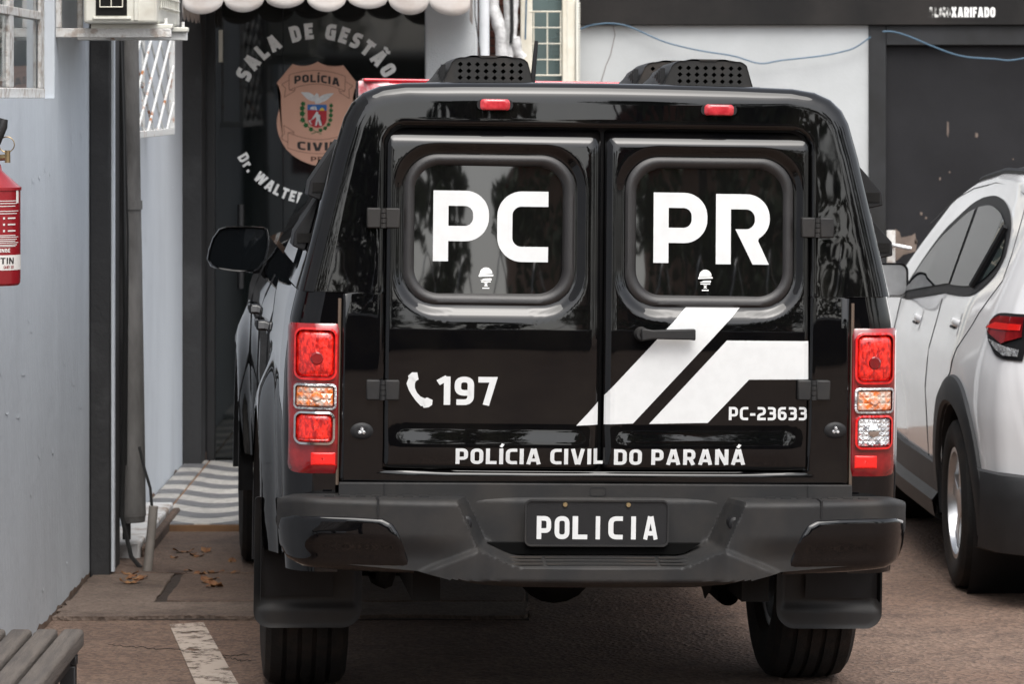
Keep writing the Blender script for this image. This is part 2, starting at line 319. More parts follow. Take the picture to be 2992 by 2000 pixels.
# stroke lettering: squarish bold capitals drawn as mitred strips
def _glyph(ch, s):
    t = s/2; w = .64; r = .27; m = .5
    P = {
     'O': (w, [[(t, t, r), (w-t, t, r), (w-t, 1-t, r), (t, 1-t, r), 'c']]), 'I': (s, [[(t, 0), (t, 1)]]), 'L': (.54, [[(t, 1), (t, t), (.54, t)]]),
     'C': (.57, [[(.57, 1-t), (t, 1-t, r), (t, t, r), (.57, t)]]), 'G': (w, [[(w-.03, 1-t), (t, 1-t, r), (t, t, r), (w-t, t), (w-t, .52), (w*.52, .52)]]),
     'P': (.62, [[(t, 0), (t, 1-t), (.62-t, 1-t, r*.8), (.62-t, .37, r*.8), (s, .37)]]), 'R': (.63, [[(t, 0), (t, 1-t), (.62-t, 1-t, r*.8), (.62-t, .41, r*.8), (s, .41)], [(.34, .42), (.63-t*1.05, 0)]]),
     'D': (w, [[(t, t), (w-t, t, r), (w-t, 1-t, r), (t, 1-t), 'c']]), 'A': (.74, [[(t*1.05, 0), (.37-t*.35, 1)], [(.74-t*1.05, 0), (.37+t*.35, 1)], [(.2, .27), (.54, .27)]]),
     'V': (.72, [[(t*1.05, 1), (.36-t*.35, 0)], [(.72-t*1.05, 1), (.36+t*.35, 0)]]), 'W': (1.04, [[(t, 1), (.28-t*.2, 0)], [(.50, 1), (.28+t*.2, 0)], [(.54, 1), (.76-t*.2, 0)], [(1.04-t, 1), (.76+t*.2, 0)]]),
     'N': (.68, [[(t, 0), (t, 1)], [(.68-t, 0), (.68-t, 1)], [(t*1.1, 1), (.68-t*1.1, 0)]]), 'M': (.84, [[(t, 0), (t, 1)], [(.84-t, 0), (.84-t, 1)], [(t*1.2, 1), (.42, .2)], [(.84-t*1.2, 1), (.42, .2)]]),
     'E': (.54, [[(.54, 1-t), (t, 1-t), (t, t), (.54, t)], [(s, m), (.48, m)]]), 'F': (.52, [[(.52, 1-t), (t, 1-t), (t, 0)], [(s, .48), (.46, .48)]]), 'T': (.6, [[(0, 1-t), (.6, 1-t)], [(.3, 0), (.3, 1-s)]]),
     'H': (.66, [[(t, 0), (t, 1)], [(.66-t, 0), (.66-t, 1)], [(s, m), (.66-s, m)]]), 'X': (.7, [[(t, 0), (.7-t, 1)], [(t, 1), (.7-t, 0)]]), 'B': (.62, [[(t, t), (t, 1-t), (.58-t, 1-t, r*.7), (.58-t, .53, r*.7), (s, .53)], [(s, .53), (.62-t, .53, r*.7), (.62-t, t, r*.7), (t, t)]]),
     'S': (.58, [[(.55, 1-t), (t, 1-t, r*.75), (t, m, r*.75), (.58-t, m, r*.75), (.58-t, t, r*.75), (.02, t)]]), 'r': (.4, [[(t, 0), (t, .72)], [(s*.7, .50), (s*1.1, .72-t, .08), (.4, .72-t)]]),
     '1': (.38, [[(.38-t, 0), (.38-t, 1)], [(.0, .78), (.38-t, .955)]]), '2': (.58, [[(.02, 1-t), (.58-t, 1-t, r*.8), (.58-t, m, r*.6), (t, .40, r*.6), (t, t), (.58, t)]]),
     '3': (.57, [[(.02, 1-t), (.56-t, 1-t, r*.7), (.56-t, .53, r*.7), (.14, .53)], [(.3, .52), (.57-t, .52, r*.7), (.57-t, t, r*.7), (.01, t)]]), '6': (.6, [[(.54, 1-t), (t, 1-t, r), (t, t, r), (.6-t, t, r*.8), (.6-t, .57, r*.8), (t, .57)]]),
     '9': (.6, [[(.06, t), (.6-t, t, r), (.6-t, 1-t, r), (t, 1-t, r*.8), (t, .43, r*.8), (.6-t, .43)]]), '7': (.58, [[(0, 1-t), (.58-t*1.1, 1-t), (.24, 0)]]), '4': (.6, [[(.4, 0), (.4, 1), (.05, .27), (.6, .27)]]), '0': (w, [[(t, t, r), (w-t, t, r), (w-t, 1-t, r), (t, 1-t, r), 'c']]),
     '-': (.36, [[(0, .43), (.36, .43)]]), '.': (s, [[(0, t), (s, t)]]), '(': (.28, [[(.28, 1.1), (t, .8, .2), (t, .15, .2), (.28, -.12)]]), ')': (.28, [[(0, 1.1), (.28-t, .8, .2), (.28-t, .15, .2), (0, -.12)]]), ' ': (.22, [])}
    acc = {'Í': ('I', [[(t*.7, 1.1), (t*1.9, 1.30)]]), 'Á': ('A', [[(.33, 1.1), (.46, 1.30)]]), 'Ã': ('A', [[(.12, 1.14), (.26, 1.25, .06), (.44, 1.12, .06), (.6, 1.24)]])}
    if ch in acc: b, ex = acc[ch]; w_, ps = P[b]; return w_, ps+ex
    return P[ch]
def _strip(path, s):
    closed = path[-1] == 'c'; pts = [p for p in path if p != 'c']; n = len(pts); out = []
    for k, p in enumerate(pts):
        r = p[2] if len(p) > 2 else 0; v = Vector(p[:2])
        if r and (closed or 0 < k < n-1):
            a = Vector(pts[k-1][:2])-v; b = Vector(pts[(k+1) % n][:2])-v; r = min(r, a.length*.5, b.length*.5); a = v+a.normalized()*r; b = v+b.normalized()*r
            out += [(1-q)**2*a+2*q*(1-q)*v+q*q*b for q in [i/7 for i in range(8)]]
        else: out.append(v)
    res = [out[0]]
    for p in out[1:]:
        if (p-res[-1]).length > 1e-4: res.append(p)
    n = len(res); L, Rr = [], []
    for k in range(n):
        d1 = (res[k]-res[k-1]).normalized() if (k or closed) else None; d2 = (res[(k+1) % n]-res[k]).normalized() if (k < n-1 or closed) else None
        if d1 is None: d1 = d2
        if d2 is None: d2 = d1
        n1 = Vector((-d1.y, d1.x)); n2 = Vector((-d2.y, d2.x)); mm = (n1+n2).normalized(); f = min(2.2, 1/max(.3, mm.dot(n1)))
        L.append(res[k]+mm*s/2*f); Rr.append(res[k]-mm*s/2*f)
    return [(L[k], L[(k+1) % n], Rr[(k+1) % n], Rr[k]) for k in range(n if closed else n-1)]
def text_mesh(body, s=.2, gap=.13):
    vs, fs, x = [], [], 0
    for ch in body:
        w, ps = _glyph(ch, s)
        for li, p in enumerate(ps):
            for q in _strip(p, s if not (ch in 'ÍÁÃ' and li >= len(ps)-1) else s*.75):
                o = len(vs); vs += [(x+a.x, a.y, li*.0007) for a in q]; fs.append((o, o+1, o+2, o+3))
        x += w+gap
    me = bpy.data.meshes.new('t'); me.from_pydata(vs, [], fs); bm = bmesh.new(); bm.from_mesh(me); bmesh.ops.remove_doubles(bm, verts=bm.verts, dist=1e-5); bm.to_mesh(me); bm.free(); return me
def capH(): return 1.0
def text_xz(body, x0, x1, z0, cap, s=.2, slope=0.):
    me = text_mesh(body, s); xs = [v.co.x for v in me.vertices]; a, b = min(xs), max(xs)
    for v in me.vertices:
        x, y = v.co.x, v.co.y; t = (x-a)/(b-a)
        v.co = (lerp(x0, x1, t), v.co.z*.25, z0 + y/capH()*cap + slope*lerp(x0, x1, t))
    return me
def word_parts(body, x0, x1, z0, cap, s, slope, fy, step, name, m, parent):
    adv = lambda q: sum(_glyph(ch, s)[0]+.13 for ch in q)
    tot = adv(body)-.13; pos = 0
    for wd_ in body.split(' '):
        a = adv(body[:pos])/tot; b = (adv(body[:pos])+adv(wd_)-.13)/tot
        mesh_part(drape(text_xz(wd_, lerp(x0, x1, a), lerp(x0, x1, b), z0, cap, s, slope), fy, step), name, m, parent); pos += len(wd_)+1
def mesh_part(me, name, m, parent): return obj_from(me, name, m, parent, smooth=False)

# ------------------------------------------------------------------ ground
g = MB().grid([[(x, y, 0) for y in (-300, 0, 8, 12, 16, 20, 300)] for x in (-300, -6, -2, 0, 2, 6, 300)]).build('ground', asphalt, smooth=False); struct(g)

# ------------------------------------------------------------------ police pickup
ROLL = .015
truck = thing('police_pickup', 'black police pickup truck with enclosed rear cabin, white PC PR letters and red tail lights', 'pickup truck', (.229, 10.86, 0), .094)
def tp(mb_or_me, name, m, parent=truck, smooth=True, bevel=0, ang=35, flat=False):   # body part: carries the body's slight lean
    o = mb_or_me.build(name, m, parent, smooth, bevel, ang) if isinstance(mb_or_me, MB) else obj_from(mb_or_me, name, m, parent, smooth and not flat, bevel, ang)
    if parent is truck: o.rotation_euler = (0, ROLL, 0)
    return o
def ybase(x, z): return -.03 + .035*(x/.85)**2 + .062*max(0, z-1.12)**1.0*sstep(1.08, 1.25, z)
GW = ((-.566, -.068, 1.237, 1.675), (.073, .571, 1.237, 1.675))      # seal outer edges
DR = ((-.614, .004, .770, 1.748), (.016, .614, .770, 1.748))
def ydoor(x, z, i):
    x0, x1, z0, z1 = DR[i]; y = ybase(x, z) - .010
    d = min(x-x0, x1-x)
    outer_d = (x-x0) if i == 0 else (x1-x); inner_d = (x1-x) if i == 0 else (x-x0)
    if inner_d < .032: y += .017*(1-max(0, inner_d)/.032)**2
    if outer_d < .014: y += .007*(1-max(0, outer_d)/.014)**2
    dt = z1-z
    if dt < .05: y += .034*(1-max(dt, 0)/.05)**2
    db = z-z0
    if db < .012: y += .008*(1-max(db, 0)/.012)**2
    w = sd_rrect(x, z, *GW[i], .10)
    y += .016*(1-sstep(.0, .032, w))
    xe = min(1, max(0, d/.06))
    y += -.007*(1-sstep(.830, .896, z))*xe + .006*(1-sstep(.775, .83, z))*xe*.6
    return y
DOORS = []
for i in (0, 1):
    x0, x1, z0, z1 = DR[i]
    rad = (.02, .008, .010, .06) if i == 0 else (.008, .02, .06, .010)
    N = 40; M = 24
    outer = rrect(x0, x1, z0, z1, rad, 8, 40); n = len(outer)
    gx0, gx1, gz0, gz1 = GW[i]
    inner0 = rrect(gx0+.012, gx1-.012, gz0+.012, gz1-.012, .09, 8, 40)
    # pair by angle round the window centre
    c = ((gx0+gx1)/2, (gz0+gz1)/2)
    def at_angle(loop, a):
        best = None
        d = (cos(a), sin(a))
        for k in range(len(loop)):
            p, q = loop[k], loop[(k+1) % len(loop)]
            ex, ez = q[0]-p[0], q[1]-p[1]; det = d[0]*(-ez)+ex*d[1]
            if abs(det) < 1e-12: continue
            rx, rz = p[0]-c[0], p[1]-c[1]
            t = (rx*(-ez)+ex*rz)/det; u = (d[0]*rz-d[1]*rx)/det
            if t > 0 and -1e-9 <= u <= 1+1e-9: best = max(best or 0, t)
        return (c[0]+d[0]*best, c[1]+d[1]*best)
    inner = [at_angle(inner0, math.atan2(p[1]-c[1], p[0]-c[0])) for p in outer]
    P = [[(p[0], ydoor(p[0], p[1], i)+.04, p[1]) for p in outer]]
    ts = [0, .008, .02, .035, .05, .07, .09, .12] + [lerp(.15, 1, (k/26)) for k in range(27)]
    for t in ts:
        P.append([(lerp(o_[0], q[0], t), ydoor(lerp(o_[0], q[0], t), lerp(o_[1], q[1], t), i), lerp(o_[1], q[1], t)) for o_, q in zip(outer, inner)])
    P.append([(q[0], ydoor(q[0], q[1], i)+.03, q[1]) for q in inner])
    door = tp(MB().grid(P, cv=True), 'rear_door', paint, ang=60)
    door['label'] = ('rear door with PC window, telephone symbol and 197', 'rear door with PR window, handle and white chevrons')[i]
    DOORS.append(door)
    # seal
    S = []
    for k, (ins, dy) in enumerate(((0, .004), (.003, -.008), (.010, -.0135), (.019, -.014), (.028, -.010), (.035, -.002), (.037, .012))):
        lp = rrect(gx0+ins, gx1-ins, gz0+ins, gz1-ins, .10-ins*.75, 12, 8)
        S.append([(x, ybase(x, z)+.012+dy, z) for x, z in lp])
    tp(MB().grid(S, cv=True), 'window_seal', gasket_m, door)
    lp = rrect(gx0+.033, gx1-.033, gz0+.033, gz1-.033, .075, 12, 8)
    yg = lambda x, z: ybase(.32, z)+.014+.02*((x-(gx0+gx1)/2)/.25)**2*.15
    tp(pad(lp, lambda x, z, t: yg(x, z), 8), 'window_pane', tint, door, ang=80)
    ygl = yg
    # big letters
    ox = gx0 + (.0)
    def LP(pts): return [[(px, pz) for px, pz in pts]]
    def bigP(x0, x1, z0, z1, s):
        r1, r2 = .085, .035; zm = z0+(z1-z0)*.285
        o1 = [(x0, z0), (x0+s, z0), (x0+s, zm)]
        arc = lambda cx, cz, r_, a, b, n=10: [(cx+r_*cos(R(lerp(a, b, k/n))), cz+r_*sin(R(lerp(a, b, k/n)))) for k in range(n+1)]
        top = arc(x1-r1*.78, zm+r1*.98, r1*.98, -90, 0)
        top = [(x1-r1*.75+(px-(x1-r1*.78))*.97, pz) for px, pz in top]
        out = [(x0, z0), (x0+s, z0), (x0+s, zm)] + arc(x1-.068, zm+.068, .068, -90, 0) + arc(x1-.068, z1-.068, .068, 0, 90) + [(x0, z1)]
        ins_ = [(x0+s, zm+s)] + arc(x1-s-.026, zm+s+.024, .024, -90, 0) + arc(x1-s-.026, z1-s-.024, .024, 0, 90) + [(x0+s, z1-s)]
        return out, ins_
    def ring_faces(out, ins_, x0, s, z0, z1):
        return out, ins_
    def fill(out, ins_):
        bm = bmesh.new(); es = []
        for lp_ in (out, ins_):
            if not lp_: continue
            vs = [bm.verts.new((x, 0, z)) for x, z in lp_]
            es += [bm.edges.new((vs[k], vs[(k+1) % len(vs)])) for k in range(len(vs))]
        bmesh.ops.triangle_fill(bm, use_beauty=True, use_dissolve=False, edges=es, normal=(0, -1, 0))
        me = bpy.data.meshes.new('fill'); bm.to_mesh(me); bm.free(); return me
    arc = lambda cx, cz, rx, rz, a, b, n=10: [(cx+rx*cos(R(lerp(a, b, k/n))), cz+rz*sin(R(lerp(a, b, k/n)))) for k in range(n+1)]
    zb, zt, s = (1.3645, 1.568, .044)
    if i == 0:
        px0, px1 = -.479, -.318
        o_, n_ = bigP(px0, px1, zb, zt, s); mesh_part(drape(fill(o_, n_), ygl, .03, -.0015), 'letter_p', decal, door)
        cx0, cx1 = -.294, -.146
        cc = [(cx1, zb), (cx1, zb+s)] + arc(cx0+s+.026, zb+s+.026, .026, .026, 270, 180) + arc(cx0+s+.026, zt-s-.026, .026, .026, 180, 90) + [(cx1, zt-s), (cx1, zt)] + arc(cx0+.072, zt-.072, .072, .072, 90, 180) + arc(cx0+.072, zb+.072, .072, .072, 180, 270)
        mesh_part(drape(fill(cc, None), ygl, .03, -.0015), 'letter_c', decal, door)
    else:
        o_, n_ = bigP(.160, .317, zb+.002, zt+.002, s); mesh_part(drape(fill(o_, n_), ygl, .03, -.0015), 'letter_p', decal, door)
        rx0, rx1 = .342, .500; zm = zb+(zt-zb)*.285
        out = [(rx0, zb), (rx0+s, zb), (rx0+s, zt-s), (rx1-s-.026, zt-s)] + arc(rx1-s-.026, zt-s-.026, .026, .026, 90, 0) + arc(rx1-s-.026, zm+s+.026, .026, .026, 0, -90) + [(rx0+s+.013, zm+s), (rx1-.050, zb), (rx1-.002, zb)] + [(rx1-.034, zm+.010)] + arc(rx1-.068, zm+.072, .068, .064, -58, 0) + arc(rx1-.068, zt-.068, .068, .068, 0, 90) + [(rx0, zt)]
        mesh_part(drape(fill(out, None), ygl, .03, -.0015), 'letter_r', decal, door)
    # glass maker's mark under the letters
    mx = (-.325, .312)[i]; mz = 1.327
    bits = [[(mx-.020, mz)] + [(mx+.018*cos(R(a)), mz+.003+.018*sin(R(a))) for a in range(0, 181, 15)], [(mx-.021, mz-.006), (mx+.021, mz-.004), (mx+.021, mz+.0005), (mx-.021, mz-.001)],
            [(mx-.017, mz-.016), (mx+.016, mz-.016), (mx+.016, mz-.010), (mx-.004, mz-.011)], [(mx-.014, mz-.0215), (mx+.014, mz-.0215), (mx+.014, mz-.0185), (mx-.014, mz-.0185)],
            [(mx-.006, mz-.033), (mx+.006, mz-.033), (mx+.001, mz-.028), (mx+.006, mz-.024), (mx-.006, mz-.024), (mx-.001, mz-.028)], [(mx-.010, mz-.040), (mx+.010, mz-.040), (mx+.010, mz-.037), (mx-.010, mz-.037)]]
    mesh_part(drape(bits, ygl, 0, -.0015), 'glass_mark', decal_g, door)
yd0 = lambda x, z: ydoor(x, z, 0)
yd1 = lambda x, z: ydoor(x, z, 1)
DK = 2992/2346
def PX(ud, vd, yl=-.03):      # measured point of the photograph on the door plane -> door coordinates
    ca, sa, cr, sr = cos(.094), sin(.094), cos(ROLL), sin(ROLL)
    Mw = Matrix.Rotation(.094, 3, 'Z') @ Matrix.Rotation(ROLL, 3, 'Y'); Mi = Mw.transposed()
    d = Mi @ Vector(((ud*DK-1496)/11000, 1, -(vd*DK-287)/11000)); o = Mi @ (Vector((0, 0, H))-Vector((.229, 10.86, 0)))
    t = (yl-o.y)/d.y; p = o+d*t; return (p.x, p.z)
# chevrons (white stripes), cut where the two doors meet
def clipx(poly, xc, keep_less):
    out = []
    for k in range(len(poly)):
        p, q = poly[k], poly[(k+1) % len(poly)]
        ip, iq = (p[0] < xc) == keep_less, (q[0] < xc) == keep_less
        if ip: out.append(p)
        if ip != iq:
            t = (xc-p[0])/(q[0]-p[0]); out.append((xc, lerp(p[1], q[1], t)))
    return out
ch1 = [PX(*p, -.04) for p in ((1577, 702), (1701, 704), (1450, 971), (1320, 976))]
ch2 = [PX(*p, -.04) for p in ((1666, 781), (1855, 783), (1855, 871), (1717, 871), (1622, 970), (1487, 972))]
def tri(poly):
    bm = bmesh.new(); f = bm.faces.new([bm.verts.new((x, 0, z)) for x, z in poly]); bmesh.ops.triangulate(bm, faces=[f])
    me = bpy.data.meshes.new('tri'); bm.to_mesh(me); bm.free(); return me
mesh_part(drape(tri(clipx(ch1, .001, True)), yd0, .012), 'white_stripe', decal, DOORS[0])
mesh_part(drape(tri(clipx(ch1, .019, False)), yd1, .012), 'white_stripe', decal, DOORS[1])
mesh_part(drape(tri(ch2), yd1, .012), 'white_stripe', decal, DOORS[1])
# writing
x0, z0 = PX(999, 928); x1, z1 = PX(1140, 864)
mesh_part(drape(text_xz('197', x0, x1, z0, z1-z0, .2), yd0, .02), 'number_lettering', decal, DOORS[0])
x0, z0 = PX(1669, 963); x1, z1 = PX(1850, 934)
mesh_part(drape(text_xz('PC-23633', x0, x1, z0, z1-z0, .19), yd1, .02), 'number_lettering', decal, DOORS[1])
x0, z0 = PX(1043, 1062); x1, z1 = PX(1388, 1067); cap = .045
word_parts('POLÍCIA CIVIL', x0, x1-.006, z0, cap, .2, .004, yd0, .012, 'name_lettering', decal, DOORS[0])
x0, _ = PX(1405, 1065); x1, _ = PX(1706, 1068); 
word_parts('DO PARANÁ', x0, x1, z0-.001, cap, .2, .004, yd1, .012, 'name_lettering', decal, DOORS[1])
# telephone symbol: handset
cx, cz = PX(985, 878); hs_ = []
path = [PX(*p) for p in ((946, 866), (941, 880), (944, 893), (950, 904), (958, 914), (968, 922), (978, 923))]
wid = [.011, .012, .009, .008, .009, .012, .011]
L_, R_ = [], []
for k, p in enumerate(path):
    a = path[max(k-1, 0)]; b = path[min(k+1, len(path)-1)]; d = Vector((b[0]-a[0], b[1]-a[1])).normalized()
    L_.append((p[0]-d.y*wid[k], p[1]+d.x*wid[k])); R_.append((p[0]+d.y*wid[k], p[1]-d.x*wid[k]))
quads = [[L_[k], L_[k+1], R_[k+1], R_[k]] for k in range(len(path)-1)]
e1 = [PX(*p) for p in ((935, 862), (944, 854), (956, 854), (959, 870), (950, 876), (938, 874))]; e2 = [PX(*p) for p in ((970, 935), (968, 918), (978, 911), (991, 917), (990, 928), (982, 934))]
mesh_part(drape(quads + [e1, e2], yd0, 0, -.002), 'telephone_symbol', decal, DOORS[0])
# door handle
hx, hz = PX(1468, 765)
mb = MB().lathe([(.001, -.030), (.016, -.030), (.020, -.024), (.021, .004)], 20, lambda a, b, h: (hx+a, yd1(hx, hz)+h, hz+b))
hd = tp(mb, 'door_handle', plastic, DOORS[1])
hl = [(hx-.004, hz+.0185), (hx+.03, hz+.013), (hx+.135, hz+.017), (hx+.153, hz+.017), (hx+.153, hz-.016), (hx+.135, hz-.014), (hx+.03, hz-.013), (hx-.004, hz-.0185)]
MB().prism(hl, yd1(hx, hz)-.042, yd1(hx, hz)-.024, lambda u, v, w: (u, w, v)).build('grip', plastic, hd, bevel=.004)
MB().lathe([(.0005, -.0325), (.007, -.0325), (.008, -.030)], 12, lambda a, b, h: (hx+a, yd1(hx, hz)+h, hz+b)).build('lock', darkmetal, hd)
# hinges
for (hx, hz, s) in ((-.624, 1.487, -1), (-.620, .995, -1), (.636, 1.474, 1), (.628, 1.004, 1)):
    y0 = ybase(.62, hz)-.006
    mb = MB().box(hx-.047, hx-.007, y0-.024, y0+.02, hz-.029, hz+.029).box(hx+.007, hx+.048, y0-.024, y0+.02, hz-.029, hz+.029)
    hg = tp(mb, 'door_hinge', plastic, bevel=.004)
    kn = MB()
    for k in range(4): kn.tube([(hx, y0-.020, hz-.028+.0145*k), (hx, y0-.020, hz-.0155+.0145*k)], .0085, 10)
    kn.build('knuckle', plastic, hg)
# surround: canopy shell + tailgate frame in one skin
XI, ZB, ZT = .6195, .7645, 1.756
side = [(.862, 1.274), (.832, 1.40), (.800, 1.535), (.766, 1.675), (.737, 1.775), (.716, 1.815), (.683, 1.846), (.636, 1.866), (.57, 1.876), (.40, 1.881), (.2, 1.883), (0, 1.884)]
inn = [(XI, 1.276), (XI, 1.40), (XI, 1.535), (XI, 1.67), (XI, 1.712), (.603, 1.740), (.583, 1.753), (.56, ZT), (.50, ZT), (.40, ZT), (.2, ZT), (0, ZT)]
def refine(l, k):
    out = []
    for a, b in zip(l, l[1:]): out += [(lerp(a[0], b[0], t/k), lerp(a[1], b[1], t/k)) for t in range(k)]
    return out + [l[-1]]
half_o = refine([(0, .73), (.735, .73), (.738, .74), (.738, 1.268)], 6) + refine([(.742, 1.272), (.862, 1.274)], 3) + refine(side, 3)[1:]
half_i = refine([(0, ZB), (.60, ZB), (.6155, .7695), (XI, 1.268)], 6) + refine([(XI, 1.2715), (XI, 1.2755)], 3) + refine(inn, 3)[1:]
def bend(o_): return .012 if o_[1] < 1.27 else .05
def depth(o_): return .03 if o_[1] < 1.271 else 1.5
O = half_o[::-1][:-1] ; I = half_i[::-1][:-1]
O = [(-x, z) for x, z in half_o[:-1]][::-1]
O = half_o + [(-x, z) for x, z in half_o[::-1][1:-1]]; I = half_i + [(-x, z) for x, z in half_i[::-1][1:-1]]
P = [[(x, ybase(x, z)+.05, z) for x, z in I], [(x, ybase(x, z)-.002, z) for x, z in I]]
for t in (.05, .1, .16, .3, .5, .7, .85, 1):
    row = []
    for o_, q in zip(O, I):
        d = Vector((o_[0]-q[0], o_[1]-q[1])); L = d.length; r_ = min(bend(o_), L*.8); e = d*((L-r_)/L)
        x, z = q[0]+e.x*t, q[1]+e.y*t
        w = sd_rrect(x, z, -XI, XI, ZB, ZT, .06)
        row.append((x, ybase(x, z)-.010*sstep(0, .009, w)-.002*(1-sstep(0, .009, w)), z))
    P.append(row)
last = P[-1]
for a in (20, 40, 60, 78, 90):
    row = []
    for k, (o_, q) in enumerate(zip(O, I)):
        d = Vector((o_[0]-q[0], o_[1]-q[1])); L = d.length; r_ = min(bend(o_), L*.8)
        b = last[k]; x = b[0]+d.x/L*r_*sin(R(a)); z = b[2]+d.y/L*r_*sin(R(a)); row.append((x, b[1]+r_*(1-cos(R(a))), z))
    P.append(row)
last = P[-1]
for f in (.25, .5, .75, 1):
    P.append([(b[0]*(1+(f*(.012-.12*max(0, min(.55, b[2]-1.30))/.45) if o_[1] > 1.271 else 0)), lerp(b[1], depth(o_), f), b[2]) for b, o_ in zip(last, O)])
P.append([(x*.5, y, lerp(1.3, z, .6) if z > 1.271 else z) for (x, y, z) in P[-1]])
canopy = tp(MB().grid(P, cv=True), 'canopy_shell', paint, ang=50)
# dark lining behind the door gap
tp(MB().box(-.66, .66, .055, .07, .74, 1.79), 'door_frame_lining', plastic_blk)
# drip seam beside each tail light
for s in (-1, 1):
    tp(MB().tube([(s*.745, -.001, .72), (s*.745, -.001, 1.255)], .005, 6), 'seam_sealant', seam_m)
# red marker lamps, oval LED lamps
for (mx, mz) in ((-.306, 1.817), (.345, 1.811)):
    yb = ybase(mx, mz)-.010
    b_ = tp(pad(rrect(mx-.052, mx+.052, mz-.014, mz+.014, .012, 6, 4), lambda x, z, t: yb-.006, 3, back=.02), 'marker_lamp', plastic_blk)
    pad(rrect(mx-.043, mx+.043, mz-.0165, mz+.0165, .011, 6, 4), lambda x, z, t: yb-.008-.008*min(1, t*5), 6, back=.01).build('lens', marker_red, b_)
for (mx, mz) in ((-.677, .876), (.696, .887)):
    yb = ybase(mx, mz)-.010
    lp = [(mx+.033*cos(2*pi*k/28), mz+.024*sin(2*pi*k/28)) for k in range(28)]
    b_ = tp(pad(lp, lambda x, z, t: yb-.004-.005*sstep(0, .3, t), 5, back=.02), 'led_lamp', plastic_blk)
    for a in (90, 210, 330):
        ax, az = mx+.0065*cos(R(a)), mz+.0065*sin(R(a))
        MB().lathe([(.0005, -.013), (.0045, -.0125), (.0062, -.008)], 10, lambda u, v, h: (ax+u, yb+h, az+v)).build('diode', clear_facet, b_)
# body: bed sides, cab, bonnet
def hwz(z): return interp(z, (.4, .6, .85, 1.05, 1.2, 1.275), (.885, .9, .905, .9, .885, .868))
WY, WZ, WF = 1.06, .385, 4.16
def bulge(y, z):
    b = 0
    for wy in (WY, WF):
        d = math.hypot(y-wy, (z-WZ)); b = max(b, .045*(1-sstep(.50, .66, d)))
    return b
def body_side(s):
    plan = [(.748, .0), (.78, .0)] + [(.79+.105*sin(R(a)), .105*(1-cos(R(a)))) for a in range(0, 91, 10)]
    ys = [.14+.04*k for k in range(0, 123)]
    zs = [.47+.0268*k for k in range(31)]
    P = []
    for (x, y) in plan: P.append([(s*(x*(hwz(z)/.9)), y, z) for z in zs])
    for y in ys:
        tap = interp(y, (.1, .4, 4.3, 4.8, 5.05), (0, .005, .005, -.05, -.22))
        P.append([(s*(.895*(hwz(z)/.9)+tap+bulge(y, z)-.05*sstep(1.4, 1.7, y)*sstep(1.06, 1.27, z)), y, z) for z in zs])
    mb = MB().grid(P); n = len(zs); keep = []
    cen = lambda f: [sum(mb.v[i][k] for i in f)/4 for k in range(3)]
    for f in mb.f:
        c_ = cen(f)
        if min(math.hypot(c_[1]-wy, c_[2]-WZ) for wy in (WY, WF)) > .475: keep.append(f)
    mb.f = keep
    for k, v in enumerate(mb.v):     # round off the opening
        for wy in (WY, WF):
            d = math.hypot(v[1]-wy, v[2]-WZ)
            if .44 < d < .50: mb.v[k] = (v[0], wy+(v[1]-wy)*.475/d, WZ+(v[2]-WZ)*.475/d)
    return mb
for s in (-1, 1):
    bs = tp(body_side(s), 'body_side', paint_smooth, ang=50); bs['label'] = ('left flank of the pickup bed and cab', '', 'right flank of the pickup bed and cab')[s+1]
    for wy in (WY, WF):
        P = [[(s*(.895+.048-(.02 if k == 2 else 0)-(.22 if k == 3 else 0)), wy+r_*cos(a), WZ+r_*sin(a)) for k, r_ in enumerate((.53, .478, .468, .468))] for a in [R(-8+196*q/40) for q in range(41)]]
        MB().grid(P).build('wheel_arch', plastic_blk, bs)
    for hy in (2.15, 3.15):
        MB().prism([(hy-.11, 1.035), (hy+.11, 1.035), (hy+.10, 1.07), (hy-.10, 1.07)], .88, .928, lambda u, v, w: (s*w, u, v)).build('door_handle', paint_smooth, bs, bevel=.008)
    for gy in (1.62, 2.62, 3.72): MB().tube([(s*(.895*(hwz(z)/.9)+.005+bulge(gy, z)-.05*sstep(1.4, 1.7, gy)*sstep(1.06, 1.27, z)-.001), gy, z) for z in [.5+.07*q for q in range(11)]], .004, 5).build('door_gap', plastic_blk, bs)
# cab greenhouse and bonnet as lofts
def loft(st, name, m):
    P = []
    for (y, z0, zt, wb, wt, rr_) in st:
        half = [(wb, z0), (lerp(wb, wt, .5)+.012, lerp(z0, zt-rr_, .5)), (wt, zt-rr_), (wt-.025, zt-rr_*.45), (wt-.09, zt-.006), (wt*.5, zt+.008), (0, zt+.012)]
        P.append([(x, y, z) for x, z in half] + [(-x, y, z) for x, z in half[::-1][1:]])
    mb = MB().grid(P); n = len(P[0]); mb.f.append(tuple(range(n))); mb.f.append(tuple(len(mb.v)-n+k for k in range(n))[::-1])
    return tp(mb, name, m, ang=55)
cab = loft([(1.56, 1.20, 1.66, .835, .62, .08), (1.70, 1.20, 1.74, .835, .60, .09), (2.0, 1.20, 1.765, .832, .59, .09), (2.6, 1.20, 1.775, .828, .585, .09), (3.0, 1.20, 1.75, .815, .585, .09), (3.3, 1.20, 1.64, .805, .62, .09), (3.85, 1.18, 1.25, .80, .76, .03)], 'cab', paint_smooth)
loft([(3.8, 1.1, 1.24, .84, .79, .06), (4.2, 1.05, 1.24, .86, .80, .08), (4.7, .9, 1.18, .82, .74, .1), (5.02, .6, 1.05, .70, .62, .15)], 'bonnet', paint_smooth)
